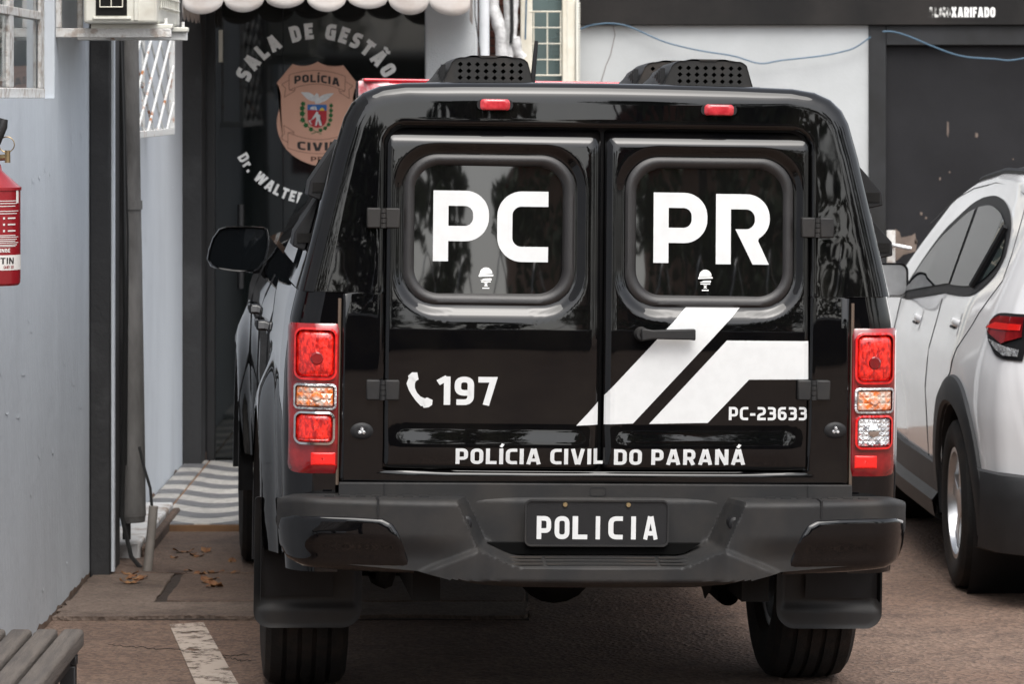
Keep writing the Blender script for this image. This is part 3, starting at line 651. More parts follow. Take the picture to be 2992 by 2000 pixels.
for s in (-1, 1):
    for (ya, yb) in ((1.72, 2.55), (2.68, 3.45)):
        zt_ = 1.66 if ya < 2 else 1.60
        poly = [(ya, 1.29), (yb, 1.29), (yb-.12 if ya > 2 else yb-.02, zt_), (ya+.05, zt_)]
        f = lambda u, v, w: (s*(lerp(.802, .635, (v-1.29)/.37)+w), u, v)
        MB().prism(poly, -.02, .006, f).build('side_window', tint_side, cab)
# wing mirrors
for s in (-1, 1):
    cx, cz = s*.955, 1.243
    raw = [(35, 1200), (45, 1140), (70, 1060), (112, 1000), (160, 984), (290, 981), (405, 985), (428, 1000), (438, 1050), (436, 1120), (418, 1200), (375, 1262), (325, 1284), (210, 1276), (110, 1263), (60, 1245)]
    lp = [((px-238)*.00059*(-s), (1133-py)*.00059) for px, py in raw]
    if s < 0: lp = lp[::-1]
    P = []
    for k, (sc, dy) in enumerate(((.93, -.004), (.985, -.010), (1, 0), (1, .04), (.85, .09), (.5, .12), (.05, .125))):
        P.append([(cx+x*sc, 3.74+dy, cz+z*sc) for x, z in lp])
    mr = tp(MB().grid(P, cv=True), 'wing_mirror', paint_smooth, ang=50)
    pad(inset([(cx+x, cz+z) for x, z in lp], (cx, cz), .09), lambda x, z, t: 3.742, 3).build('mirror_glass', tint_side, mr)
    MB().prism([(s*.86, cz-.09), (s*.90, cz-.095), (s*.90, cz-.04), (s*.86, cz-.05)], 3.75, 3.83, lambda u, v, w: (u, w, v)).build('mirror_arm', plastic_blk, mr, bevel=.008)
# canopy side vents (louvre hoods)
def side_x(z, y=.2): return interp(z, (1.274, 1.535, 1.675, 1.775), (.862, .80, .766, .737))*(1+y/1.5*(.012-.12*max(0, z-1.30)/.45))+.002
for s in (-1, 1):
    for (yy, zz) in ((.20, 1.575), (.24, 1.425)) if s > 0 else ((.16, 1.585), (.22, 1.435)):
        h_, dp = .125, (.08 if s > 0 else .046)
        mb = MB(); y1 = yy+.22
        a = [(side_x(zz+h_), zz+h_), (side_x(zz)+dp, zz), (side_x(zz-.04)+dp*.9, zz-.04), (side_x(zz-.055), zz-.055)]
        mb.prism(a, yy, y1, lambda u, v, w: (s*u, w, v)); hd = tp(mb, 'side_vent_hood', plastic_blk, bevel=.004)
        MB().box(*(sorted((s*(side_x(zz)-.02), s*(side_x(zz)+dp-.008)))), yy-.004, yy+.002, zz-.03, zz-.002).build('vent_mesh', darkmetal, hd)
    poly = [(.60, 1.33), (1.4, 1.33), (1.4, 1.62), (.65, 1.66)]
    f = lambda u, v, w: (s*(side_x(v, u)+w), u, v)
    tp(MB().prism(poly, -.01, .005, f), 'canopy_side_window', tint_side)
# roof vents with diamond holes
def roof_vent(x0, y0, lab):
    z0 = 1.884-.02*abs(x0); W_, Ht, D = .268, .077, .30
    base = tp(MB().box(x0-W_/2-.018, x0+W_/2+.02, y0-.01, y0+D+.05, z0-.012, z0+.003), 'roof_vent', plastic_blk, bevel=.002)
    base['label'] = lab
    prof = [(-W_/2, 0), (-W_/2+.026, Ht*.80), (-W_/2+.036, Ht*.93), (-W_/2+.052, Ht)] + [(lerp(-W_/2+.052, W_/2-.04, k/24), Ht+.006*max(0, cos((k/24-.22)*2*pi/.5))**.7*(1 if abs(((k/24-.22)+.25) % .5-.25) < .11 else 0)) for k in range(25)] + [(W_/2-.03, Ht*.95), (W_/2-.02, Ht*.85), (W_/2, 0)]
    P = []
    for (dy, ks, kh) in ((0, 1, 1), (.07, 1.03, .98), (.16, 1.06, .9), (.25, 1.1, .7), (.30, 1.12, .42)):
        P.append([(x0+x*ks-(dy*.05), y0+dy, z0+z*kh) for x, z in prof])
    mb = MB().grid(P); n = len(prof); mb.f.append(tuple(len(mb.v)-n+k for k in range(n)))
    mb.build('hood', plastic_blk, base, ang=50)
    # perforated face: lattice of bars leaving diamond holes
    bm = bmesh.new(); es = []
    def loop(l):
        vs = [bm.verts.new((x, y0+.004, z)) for x, z in l]; return [bm.edges.new((vs[k], vs[(k+1) % len(vs)])) for k in range(len(vs))]
    es += loop([(x0+x, z0+z) for x, z in prof])
    for r_ in range(3):
        for c_ in range(8):
            hx_, hz_ = x0-.083+c_*.0252, z0+.0175+r_*.0195
            es += loop([(hx_-.0078, hz_), (hx_, hz_-.0075), (hx_+.0078, hz_), (hx_, hz_+.0075)])
    bmesh.ops.triangle_fill(bm, use_beauty=True, edges=es, normal=(0, -1, 0))
    me = bpy.data.meshes.new('f'); bm.to_mesh(me); bm.free()
    fo = obj_from(me, 'perforated_face', plastic_dirty, base, smooth=False); so_ = fo.modifiers.new('s', 'SOLIDIFY'); so_.thickness = .004
    for k in range(6): MB().box(x0-W_/2-.004+k*.0-.0, x0-W_/2+.010, y0+.03+k*.042, y0+.036+k*.042, z0, z0+.055-.006*k).build('rib', plastic_blk, base)
    return base
roof_vent(-.312, .16, 'roof vent with antenna beside it')
roof_vent(.335, .16, 'roof vent on the right of the roof')
roof_vent(.315, .62, 'roof vent behind the right one')
tp(MB().tube([(-.146, .55, 1.86), (-.143, .55, 1.90), (-.133, .56, 2.012)], [.0085, .0075, .006], 8), 'antenna', plastic_blk)
# light bar on the cab roof
lb = tp(MB().box(-.50, .50, 2.34, 2.56, 1.775, 1.80), 'light_bar', plastic_blk, bevel=.004)
for (xa, xb, m_) in ((-.575, -.47, lightbar_clear), (-.47, -.015, lightbar_red), (-.005, .47, lightbar_red), (.47, .575, lightbar_clear)):
    l_ = rrect(2.30, 2.60, 1.80, 1.893, .03, 5, 2); P = []
    endl, endr = xa < -.5, xb > .5
    for k in range(7):
        t = k/6; x = lerp(xa, xb, t); q = 1-.35*((1-t)**2 if endl else (t**2 if endr else 0))
        P.append([(x, 2.45+(y-2.45)*q, 1.893+(z-1.893)*q) for y, z in l_])
    mb = MB().grid(P, cv=True); n = len(l_); mb.f += [tuple(range(n)), tuple(len(mb.v)-n+k for k in range(n))]
    mb.build('lens', m_, lb)
tp_ = MB().box(-.56, .56, 2.31, 2.59, 1.890, 1.902).build('top_cover', lightbar_red, lb, bevel=.005)
for s in (-1, 1): MB().box(s*.4-.03, s*.4+.03, 2.40, 2.50, 1.74, 1.777).build('bracket', plastic_blk, lb)
# tail lights
def cy(x):
    a = abs(x)*.9/.9; d = a-.79
    return 0 if d <= 0 else .105-math.sqrt(max(0, .105**2-min(d, .1045)**2))
for s in (-1, 1):
    X = lambda a: s*a
    def RR(a0, a1, z0, z1, r, n=6, m=6):
        a, b = sorted((s*a0, s*a1)); return rrect(a, b, z0, z1, r, n, m)
    hb = tp(pad(RR(.742, .889, .752, 1.182, .014, 4, 24), lambda x, z, t: cy(x)-.010*sstep(0, .08, t)-.002, 10, back=.02), 'tail_light', red_dark, ang=60)
    hb['label'] = ('left tail light with all-red lower lamp', '', 'right tail light with clear reversing lamp')[s+1]
    def mod(name, a0, a1, z0, z1, r, m_, d0=.010, d1=.022, rim=None, facets=None):
        lp = RR(a0, a1, z0, z1, r)
        if rim:
            lo = RR(a0-.006, a1+.005, z0-.006, z1+.006, r+.005); P = [[(x, cy(x)-d0+.004, z) for x, z in lo], [(x, cy(x)-d1-.002, z) for x, z in lo], [(x, cy(x)-d1-.003, z) for x, z in lp], [(x, cy(x)-d1+.006, z) for x, z in lp]]
            MB().grid(P, cv=True).build(name+'_rim', rim, hb)
        o = pad(lp, lambda x, z, t: cy(x)-lerp(d0, d1-(.006 if facets else 0), sstep(0, .22, t)), 6, back=.008).build(name, m_, hb, ang=180)
        if facets:
            rg = random.Random(int(z0*1000)+s); nx_, nz_ = facets; ia, ib = sorted((s*(a0+.005), s*(a1-.005))); za, zb_ = z0+.005, z1-.005; fb = MB()
            for p_ in range(nx_):
                for q_ in range(nz_):
                    fx0, fx1 = lerp(ia, ib, p_/nx_), lerp(ia, ib, (p_+1)/nx_); fz0, fz1 = lerp(za, zb_, q_/nz_), lerp(za, zb_, (q_+1)/nz_)
                    yb_ = lambda x: cy(x)-d1+.004; xm, zm_ = lerp(fx0, fx1, rg.uniform(.3, .7)), lerp(fz0, fz1, rg.uniform(.25, .75))
                    fb.add([(fx0, yb_(fx0), fz0), (fx1, yb_(fx1), fz0), (fx1, yb_(fx1), fz1), (fx0, yb_(fx0), fz1), (xm, yb_(xm)-rg.uniform(.002, .007), zm_)], [(0, 1, 4), (1, 2, 4), (2, 3, 4), (3, 0, 4)])
            fb.build(name+'_facets', m_, hb, smooth=False)
        return o
    up = mod('brake_lamp', .757, .868, 1.027, 1.165, .020, red_facet, rim=red_lens)
    bx, bz = s*.808, 1.083
    MB().lathe([(.0005, -.027), (.015, -.027), (.019, -.022), (.019, -.015)], 16, lambda a, b, h: (bx+a, cy(bx)+h, bz+b)).build('bulb', red_dark, hb)
    im = mod('indicator_lamp', .757, .868, .943, 1.005, .008, amber, facets=(6, 3), rim=clear_facet, d1=.024)
    MB().lathe([(.0005, -.029), (.010, -.029), (.014, -.025), (.016, -.018)], 14, lambda a, b, h: (bx+a, cy(bx)+h, .974+b)).build('bulb', amber, hb)
    if s < 0: mod('fog_lamp', .760, .866, .842, .925, .016, red_facet, rim=chrome, d1=.024)
    else:
        mod('reversing_lamp', .760, .866, .838, .925, .016, clear_facet, facets=(7, 6), rim=red_lens, d1=.022)
        MB().lathe([(.0005, -.028), (.011, -.028), (.017, -.024), (.019, -.018)], 14, lambda a, b, h: (bx+a, cy(bx)+h, .885+b)).build('bulb', chrome, hb)
    mod('reflector', .748 if s < 0 else .752, .825, .774, .815, .003, red_refl, d1=.0145)
# bumper
def yfront(x):
    a = abs(x); return -.205 + .03*(a/.45)**2*(1 if a < .45 else 0) + (0 if a < .45 else .03+.10*((a-.45)/.47)**1.6) + (0 if a < .80 else .10*((a-.80)/.115)**2.2)
def ztop(x): return .690 - (.02*((abs(x)-.82)/.1)**2 if abs(x) > .82 else 0)
def zlow(x):
    a = abs(x); return interp(a, (0, .28, .36, .52, .74, .84, .89, .915), (.445, .446, .455, .492, .507, .53, .56, .60))
def ybump(x, z):
    a = abs(x); y = yfront(x)
    xb = lerp(.345, .412, min(1, max(0, (z-.54)/.15)))
    lip = .508 + .045*sstep(.22, .36, a)
    dx = (xb-a)/.036; dz = (z-lip)/.026
    s_ = min(1, max(0, min(dx, dz))); y += .135*s_
    if z < .470: y += .06*(1-(z-zlow(x))/max(.01, .470-zlow(x)))**1.5
    lowcorner = sstep(.40, .56, a)
    d = .62-z
    if a < .56 and z < .56 and z < lip+.05: pass
    y += .018*sstep(.60, .52, z)*sstep(.36, .50, a)
    zl_ = .556-(a-.36)*.42
    if a < .54: y -= .022*sstep(zl_+.006, zl_-.008, z)*(1-sstep(.47, .54, a))*sstep(.30, .37, a)
    tz = ztop(x)-z
    if tz < .012: y += .008*(1-tz/.012)**2
    return y
NX = 366
xs = [-.915+1.83*k/(NX-1) for k in range(NX)]
P = []
for x in xs:
    zl, zt_ = zlow(x), ztop(x); col = [(x, .10, zl+.02), (x, yfront(x)+.09, zl+.002)]
    for k in range(47): z = lerp(zl, zt_, k/46); col.append((x, ybump(x, z), z))
    yt = ybump(x, zt_); col += [(x, yt+.006, zt_+.003), (x, lerp(yt, .03, .4), zt_+.004), (x, max(yt+.01, .03), zt_+.004)]
    P.append(col)
bumper = tp(MB().grid(P), 'rear_bumper', plastic, ang=40)
for s in (-1, 1):      # gloss corner caps
    lp0 = [(.62, .640), (.70, .643), (.80, .643), (.87, .638), (.906, .625), (.912, .60), (.906, .55), (.885, .513), (.84, .494), (.72, .486), (.60, .483), (.528, .482), (.548, .53), (.563, .57), (.575, .60), (.592, .626)]
    lp = [];
    for k in range(len(lp0)):
        a, b = lp0[k], lp0[(k+1) % len(lp0)]; lp += [(lerp(a[0], b[0], t/4), lerp(a[1], b[1], t/4)) for t in range(4)]
    lp = [(s*x, z) for x, z in lp]
    pad(lp, lambda x, z, t: ybump(min(.912, abs(x)), max(z, .525)) - .008*sstep(0, .10, t) + .001 + .05*max(0, (.53-z)/.05)**2*.6, 14, back=.03).build('gloss_corner_cap', paint_smooth, bumper, ang=70)
    MB().box(s*.635-.003, s*.635+.003, yfront(.635)-.0035, yfront(.635)+.16, .648, .6962).build('panel_gap', plastic_blk, bumper)
    kx, kz = s*.385, .628
    MB().lathe([(.0005, -.048), (.012, -.048), (.0185, -.042), (.020, -.01), (.020, .06)], 14, lambda a, b, h: (kx+a*.95, -.115+h, kz+b*1.15)).build('rubber_stop', plastic_blk, bumper)
    for j in range(7):
        MB().box(s*(.50+j*.045)-.014, s*(.50+j*.045)+.014, -.02-.06, -.01-.06, .694, .698).build('tread_rib', plastic, bumper)
back = tp(MB().box(-.742, .742, -.052, -.028, .56, .731), 'bumper_back_panel', plastic, bevel=.003)
for s in (-1, 1): MB().box(s*.612-.0015, s*.612+.0015, -.0545, -.05, .66, .7295).build('panel_gap', plastic_blk, back)
lo = rrect(-.022, .026, .695, .722, .009, 6, 3); li = rrect(-.0195, .0235, .6975, .7195, .0075, 6, 3)
MB().grid([[(x, -.0532, z) for x, z in lo], [(x, -.0532, z) for x, z in li]], cv=True).build('tow_cover_groove', plastic_blk, back, smooth=False)
tp(MB().prism([(-.318, .566), (-.27, .538), (-.25, .534), (.225, .534), (.25, .538), (.296, .566)], -.092, -.068, lambda u, v, w: (u, w, v)), 'bumper_slot', void_m, smooth=False)
for k in range(3):
    yy = -.178+.030*k; zz = .5135+.0058*k
    for (a, b) in ((-.27, -.165), (-.155, .16), (.17, .27)): MB().box(a, b, yy-.005, yy+.005, zz, zz+.0045).build('step_rib', plastic_dirty, bumper)
# licence plate
PLY = -.105
pl = tp(pad(rrect(-.213, .201, .558, .691, .018, 6, 6), lambda x, z, t: -.106, 3, back=.006), 'number_plate', plastic_blk)
lo = rrect(-.213, .201, .558, .691, .018, 6, 6); li = rrect(-.2085, .1965, .5625, .6865, .015, 6, 6)
MB().grid([[(x, -.105, z) for x, z in lo], [(x, -.111, z) for x, z in lo], [(x, -.111, z) for x, z in li], [(x, -.105, z) for x, z in li]], cv=True).build('plate_rim', plastic, pl)
zc0 = .5785; gl = {'P': 0, 'O': 0}
for ch, ua, ub in (('P', 1228, 1261), ('O', 1269, 1303), ('L', 1310, 1344), ('I', 1363, 1373), ('C', 1392, 1425), ('I', 1444, 1455), ('A', 1472, 1505)):
    a = PX(ua, 1236, -.093)[0]; b = PX(ub, 1236, -.093)[0]
    obj_from(drape(text_xz(ch, a, b, zc0, .066, .2), lambda x, z: -.1075, 0, 0), 'plate_letter', decal, pl, smooth=False)
for bx in (-.098, .084):
    bz = .6775
    MB().lathe([(.0005, -.1125), (.006, -.1125), (.0075, -.107)], 12, lambda a, b, h: (bx+a, h, bz+b)).build('plate_bolt', brass, pl)
# mudflaps
for s in (-1, 1):
    lp = rrect(.635, .962, .225, .62, (.06, .05, .01, .01), 8, 22); lp = [(s*x, z) for x, z in lp]
    tp(pad(lp, lambda x, z, t: .60+.014*sstep(.02, .16, t)*sstep(.275, .305, z)+.004*sstep(.0, .05, t), 26, back=.014), 'mudflap', flap_m, ang=60)
# wheels
def wheel(x, y, r, w, rimr, parent, tm=rubber, rm=steel, spokes=6, out=-1, nm='wheel'):
    e = bpy.data.objects.new(nm, None); COL.objects.link(e); e.parent = parent; e.empty_display_size = .05; e.location = (x, y, r)
    f = lambda a, b, h: (h*out, a, b)
    hw = w/2
    prof = [(rimr-.01, -hw*.75), (rimr+.012, -hw*.92), (lerp(rimr, r, .5), -hw*1.0), (r-.028, -hw*.96), (r-.008, -hw*.84)]
    gpos = [-.52, -.17, .17, .52]
    for g_ in gpos:
        prof += [(r, hw*(g_-.055)), (r-.010, hw*(g_-.045)), (r-.010, hw*(g_+.045)), (r, hw*(g_+.055))]
    prof += [(r-.008, hw*.84), (r-.028, hw*.96), (lerp(rimr, r, .5), hw*1.0), (rimr+.012, hw*.92), (rimr-.01, hw*.75)]
    t_ = MB().lathe(prof, 72, f).build('tyre', tm, e, ang=30)
    rp = [(rimr+.004, hw*.86), (rimr-.012, hw*.86), (rimr-.022, hw*.55), (rimr-.03, -hw*.7), (rimr+.004, -hw*.75)]
    MB().lathe(rp, 48, f).build('rim', rm, e)
    sp = MB().lathe([(.001, hw*.72), (.055, hw*.72), (.07, hw*.6), (.07, hw*.3)], 24, f)
    for k in range(spokes):
        a = 2*pi*k/spokes+.3
        for da in (-.13, .13):
            c0, c1 = a+da*.6, a+da
            pts = [(.05*cos(c0), .05*sin(c0)), ((rimr-.012)*cos(c1), (rimr-.012)*sin(c1))]
            d = Vector((pts[1][0]-pts[0][0], pts[1][1]-pts[0][1])).normalized(); nx, ny = -d.y*.013, d.x*.013
            q = [(pts[0][0]+nx, pts[0][1]+ny), (pts[1][0]+nx*1.4, pts[1][1]+ny*1.4), (pts[1][0]-nx*1.4, pts[1][1]-ny*1.4), (pts[0][0]-nx, pts[0][1]-ny)]
            sp.prism(q, hw*.45, hw*.68, lambda u, v, w_: f(u, v, w_))
    sp.build('spokes', rm, e, bevel=.003)
    MB().lathe([(.001, hw*.3), (rimr-.03, hw*.3)], 32, f).build('brake_disc', darkmetal, e)
    return e
for s in (-1, 1):
    wheel(s*.79, WY, .385, .262, .235, truck, out=s); wheel(s*.79, WF, .385, .262, .235, truck, out=s)
# underbody
ub = tp(MB().box(-.80, .80, .12, 5.0, .50, .54), 'underbody', darkmetal)
for s in (-1, 1):
    MB().box(s*.48-.04, s*.48+.04, .05, 4.9, .38, .50).build('chassis_rail', darkmetal, ub)
    MB().tube([(s*.56, .35, .50), (s*.56, .7, .36), (s*.56, WY, .325), (s*.56, 1.5, .36), (s*.56, 1.9, .46)], .03, 8).build('leaf_spring', darkmetal, ub)
MB().tube([(-.72, WY, .37), (.72, WY, .37)], .045, 12).build('axle', darkmetal, ub)
MB().lathe([(.01, -.11), (.09, -.09), (.13, 0), (.09, .10), (.03, .16)], 20, lambda a, b, h: (a, WY+h, .37+b)).build('differential', darkmetal, ub)
P = MB().lathe([(.17, -.06), (.30, -.10), (.37, -.05), (.37, .05), (.30, .10), (.17, .06)], 36, lambda a, b, h: (a-.05, .55+b, .50+h)); P.build('spare_tyre', rubber, ub)
ex = tp(MB().lathe([(.001, .05), (.030, .05), (.031, 0), (.0345, -.002), (.0355, .01), (.0355, .35)], 24, lambda a, b, h: (.435+a, .28+h, .372+b)), 'exhaust_pipe', void_m)
tp(MB().prism([(.34, .42), (.385, .42), (.37, .385), (.358, .366), (.352, .39)], .22, .24, lambda u, v, w: (u, w, v)), 'exhaust_hanger', darkmetal)

# ------------------------------------------------------------------ white hatchback
car = thing('white_hatchback', 'white hatchback with dark roof and grey wheel arch cladding parked beside the pickup', 'car', (2.505+.75*sin(.026), 14.17-.75*cos(.026), 0), .026)
def chw(y, z):
    pl = interp(y, (0, .12, .3, .8, 2, 3.2, 3.7, 4.0), (.70, .775, .82, .855, .86, .84, .78, .62))
    return pl*interp(z, (.2, .45, .7, .85, .98, 1.05, 1.5), (.955, .985, 1, .985, .945, .925, .70))
def czt(y): return interp(y, (0, .04, .12, .22, .36, .5, .8, 1.3, 1.8, 2.2, 2.6, 3.0, 3.2, 3.8, 4.0), (.80, 1.02, 1.2, 1.38, 1.49, 1.53, 1.565, 1.56, 1.52, 1.44, 1.26, 1.05, 1.0, .85, .6))
ys = sorted(set([0, .04, .08, .12, .17, .22, .29, .36] + [.42+.09*k for k in range(40)] + [4.0])); ys = [y for y in ys if y <= 4.0]
P = []
for y in ys:
    zt_ = czt(y); half = []
    for k in range(26):
        z = lerp(.24, zt_-.045, k/25); half.append((chw(y, z), z))
    xe = half[-1][0]
    for a in (20, 40, 60, 80): half.append((xe-.06*(1-cos(R(a))), zt_-.045+.035*sin(R(a))))
    for q in (.75, .5, .25, 0): half.append(((xe-.06)*q, zt_-.0+.006*(1-q)-.008))
    P.append([(-x, y, z) for x, z in half] + [(x, y, z) for x, z in half[::-1][1:]])
mb = MB().grid(P); keep = []
CW = (.75, 3.27)
for f in mb.f:
    c_ = [sum(mb.v[i][k] for i in f)/4 for k in range(3)]
    if abs(c_[0]) < .5 or min(math.hypot(c_[1]-w, c_[2]-.32) for w in CW) > .37: keep.append(f)
mb.f = keep
n = len(P[0]); mb.f += [tuple(range(n))[::-1], tuple(len(mb.v)-n+k for k in range(n))]
for k, v in enumerate(mb.v):
    for w in CW:
        d = math.hypot(v[1]-w, v[2]-.32)
        if .31 < d < .43 and abs(v[0]) > .5: mb.v[k] = (v[0], w+(v[1]-w)*.37/d, .32+(v[2]-.32)*.37/d)
body = mb.build('body', white_paint, car, ang=40)
MB().box(-.78, .78, .25, 3.8, .22, .30).build('underbody', darkmetal, car)
def side_patch(polys, s, off, name, m, parent=car, step=.04, thick=0):
    me = drape(tri(polys) if not isinstance(polys, bpy.types.Mesh) else polys, lambda x, z: 0, step, 0)
    for v in me.vertices: y, z = v.co.x, v.co.z; v.co = (s*(chw(y, z)+off), y, z)
    o = obj_from(me, name, m, parent, smooth=True, ang=60)
    if thick: so_ = o.modifiers.new('s', 'SOLIDIFY'); so_.thickness = thick; so_.offset = 0
    return o
def spl(p, n=5):
    q = [Vector(a) for a in p]; out = []
    for i_ in range(len(q)):
        p0, p1, p2, p3 = q[i_-1], q[i_], q[(i_+1) % len(q)], q[(i_+2) % len(q)]
        d = (p1-p0).angle(p2-p1, 0); k1 = 1 if d < .9 else 0; k2 = 1 if (p2-p1).angle(p3-p2, 0) < .9 else 0
        m1, m2 = (p2-p0)*.5*k1, (p3-p1)*.5*k2
        for k in range(n):
            t = k/n; c_ = (2*t**3-3*t*t+1)*p1+(t**3-2*t*t+t)*m1+(-2*t**3+3*t*t)*p2+(t**3-t*t)*m2; out.append((c_.x, c_.y))
    return out
fw = [(2.55, 1.005), (2.34, 1.15), (2.12, 1.26), (1.9, 1.33), (1.66, 1.395), (1.50, 1.42), (1.36, 1.10)]
rw = [(1.34, 1.095), (1.47, 1.425), (1.20, 1.44), (.93, 1.425), (.74, 1.392), (.60, 1.33), (.53, 1.255), (.57, 1.197), (.75, 1.128), (1.0, 1.105)]
def grow(p, d):
    n = len(p); ar = sum(p[k][0]*p[(k+1) % n][1]-p[(k+1) % n][0]*p[k][1] for k in range(n)); sg = 1 if ar > 0 else -1; out = []
    for k in range(n):
        a, b, q = Vector(p[k-1]), Vector(p[k]), Vector(p[(k+1) % n]); d1 = (b-a).normalized(); d2 = (q-b).normalized()
        n1 = Vector((d1.y, -d1.x))*sg; n2 = Vector((d2.y, -d2.x))*sg; m_ = (n1+n2).normalized(); f = min(1.6, 1/max(.4, m_.dot(n1))); w_ = b+m_*d*f; out.append((w_.x, w_.y))
    return out
for s in (-1, 1):
    for (nm, w) in (('front_window', fw), ('rear_window', rw)):
        w = spl(w); fr = side_patch(grow(w, .022), s, .004, nm, plastic_blk)
        side_patch(grow(w, -.016), s, .009, 'pane', car_glass, fr)
    for a, b in (((.66, 1.36), (.80, 1.13)),):
        MB().tube([(s*(chw(*lerp_)+.012), lerp_[0], lerp_[1]) for lerp_ in [(lerp(a[0], b[0], t/4), lerp(a[1], b[1], t/4)) for t in range(5)]], .014, 6).build('quarter_divider', plastic_blk, car)
    def line(pts, name='panel_gap', r_=.0022):
        q = refine(pts, 4); MB().tube([(s*(chw(y, z)+.0005), y, z) for y, z in q], r_, 5).build(name, plastic_blk, car)
    line([(.55, 1.47), (.50, 1.40), (.42, 1.26), (.40, 1.17), (.62, 1.0), (.78, .90), (.84, .80), (1.0, .74)])
    line([(1.42, 1.05), (1.45, .8), (1.45, .42)]); line([(2.62, 1.0), (2.58, .8), (2.55, .42)])
    line([(2.6, 1.31), (2.2, 1.415), (1.8, 1.475), (1.3, 1.51), (.8, 1.505), (.55, 1.47)])
    for (hy, hz) in ((1.955, .945), (.985, .985)):
        hb = side_patch([(hy-.13, hz-.045), (hy+.05, hz-.045), (hy+.05, hz+.045), (hy-.13, hz+.045)], s, .002, 'handle_recess', white_paint)
        P = []
        for t in range(9):
            y = hy-.13+.19*t/8; off = -.006+.016*sin(pi*t/8)**.5; xx = chw(y, hz)+off
            P.append([(s*(xx+.008*cos(a)), y, hz+.015*sin(a)) for a in [2*pi*k/10 for k in range(10)]])
        MB().grid(P, cv=True).build('door_handle', white_paint, car)
        MB().tube([(s*(chw(hy-.02, hz-.02)+.004), hy-.06+.02*k, hz-.019) for k in range(6)], .006, 6).build('handle_shadow_gap', plastic_blk, car)
    for w in CW:
        P = []
        for q in range(37):
            a = R(-12+204*q/36); row = []
            for (r_, off) in ((.372, -.05), (.372, .012), (.385, .022), (.45, .022), (.475, .012), (.482, -.004)):
                y = w+r_*cos(a); z = max(.2, .32+r_*sin(a)); row.append((s*(max(chw(min(3.95, max(.02, y)), z), .76)+off), y, z))
            P.append(row)
        MB().grid(P).build('arch_cladding', clad, car)
        MB().lathe([(.372, -.02), (.372, -.25), (.001, -.26)], 32, lambda a, b, h: (s*(.845+h), w+a, .32+b)).build('wheel_well', plastic_blk, car)
    # sill cladding
    P = [[(s*(chw(y, z)+off), y, z) for z, off in ((.43, .002), (.425, .018), (.32, .024), (.29, .05), (.225, .045), (.2, .0))] for y in [1.12+.1*k for k in range(18)]]
    MB().grid(P).build('sill_cladding', clad, car, ang=30)
    # tail light
    tl = [(.375, 1.005), (.30, 1.045), (.235, 1.062), (.06, 1.066), (.03, 1.0), (.03, .90), (.14, .903), (.21, .915), (.27, .945), (.345, .985)]
    tb = side_patch(spl(tl), s, .006, 'tail_light', plastic_blk, step=.02)
    side_patch([(.355, 1.003), (.29, 1.037), (.235, 1.052), (.06, 1.056), (.05, .985), (.16, .955), (.25, .975)], s, .013, 'red_lens', red_dark, tb, .02)
    side_patch([(.33, 1.005), (.25, 1.028), (.06, 1.030), (.06, 1.008), (.20, 1.004)], s, .016, 'light_guide', red_refl, tb, .02)
    side_patch([(.285, .966), (.21, .935), (.12, .915), (.05, .915), (.05, .94), (.2, .955)], s, .012, 'clear_lens', clear_facet, tb, .02)
    # mirror
    my = 2.47
    lp = rrect(-.10, .07, -.075, .07, .035, 6, 3); P = []
    for (sc, dy) in ((.9, -.002), (1, -.006), (1, .03), (.8, .08), (.1, .10)): P.append([(s*(.86+x*-1*sc), my+dy, 1.075+z*sc) for x, z in lp])
    mr = MB().grid(P, cv=True).build('wing_mirror', plastic_blk, car, ang=50)
    pad([(s*(.86-x*.88), 1.075+z*.88) for x, z in lp], lambda x, z, t: my+.002, 3).build('mirror_glass', steel, mr)
    MB().box(*sorted((s*.74, s*.82)), my+.02, my+.09, 1.01, 1.045).build('mirror_arm', plastic_blk, mr, bevel=.008)
    wheel(s*.752, CW[0], .318, .205, .205, car, spokes=5, out=s); wheel(s*.752, CW[1], .318, .205, .205, car, spokes=5, out=s)
# rear bumper
P = []
for k in range(33):
    a = lerp(-1, 1, k/32); x = a*.80; yb_ = -.05+.30*max(0, (abs(a)-.82)/.18)**2*1.0
    row = []
    for z, o in ((.20, .10), (.21, .02), (.30, -.02), (.40, -.035), (.475, -.035), (.49, -.02), (.495, .05)): row.append((x+(.028 if a > 0 else -.028)*(abs(a) > .9)*1.0, yb_+o, z))
    P.append(row)
MB().grid(P).build('rear_bumper', clad, car, ang=40)
# roof skin
P = []
for y in [.30+.085*k for k in range(20)]:
    xe = chw(y, czt(y)-.045)-.05; zt_ = czt(y)
    P.append([(xe*q, y, zt_+.012+.03*(1-q*q)-(.03 if abs(q) > .99 else (.008 if abs(q) > .93 else 0))) for q in (-1, -.94, -.8, -.5, 0, .5, .8, .94, 1)])
MB().grid(P).build('roof_panel', roofblk, car, ang=60)
for s in (-1, 1): MB().tube([(s*(chw(y, czt(y)-.045)-.045), y, czt(y)-.004) for y in [.35+.1*k for k in range(16)]], .014, 6).build('roof_rail', plastic_blk, car)
MB().prism([(-.55, .0), (.55, .0), (.50, .05), (-.50, .05)], .18, .40, lambda u, v, w: (u, w, 1.50+v)).build('rear_spoiler', roofblk, car, bevel=.01)

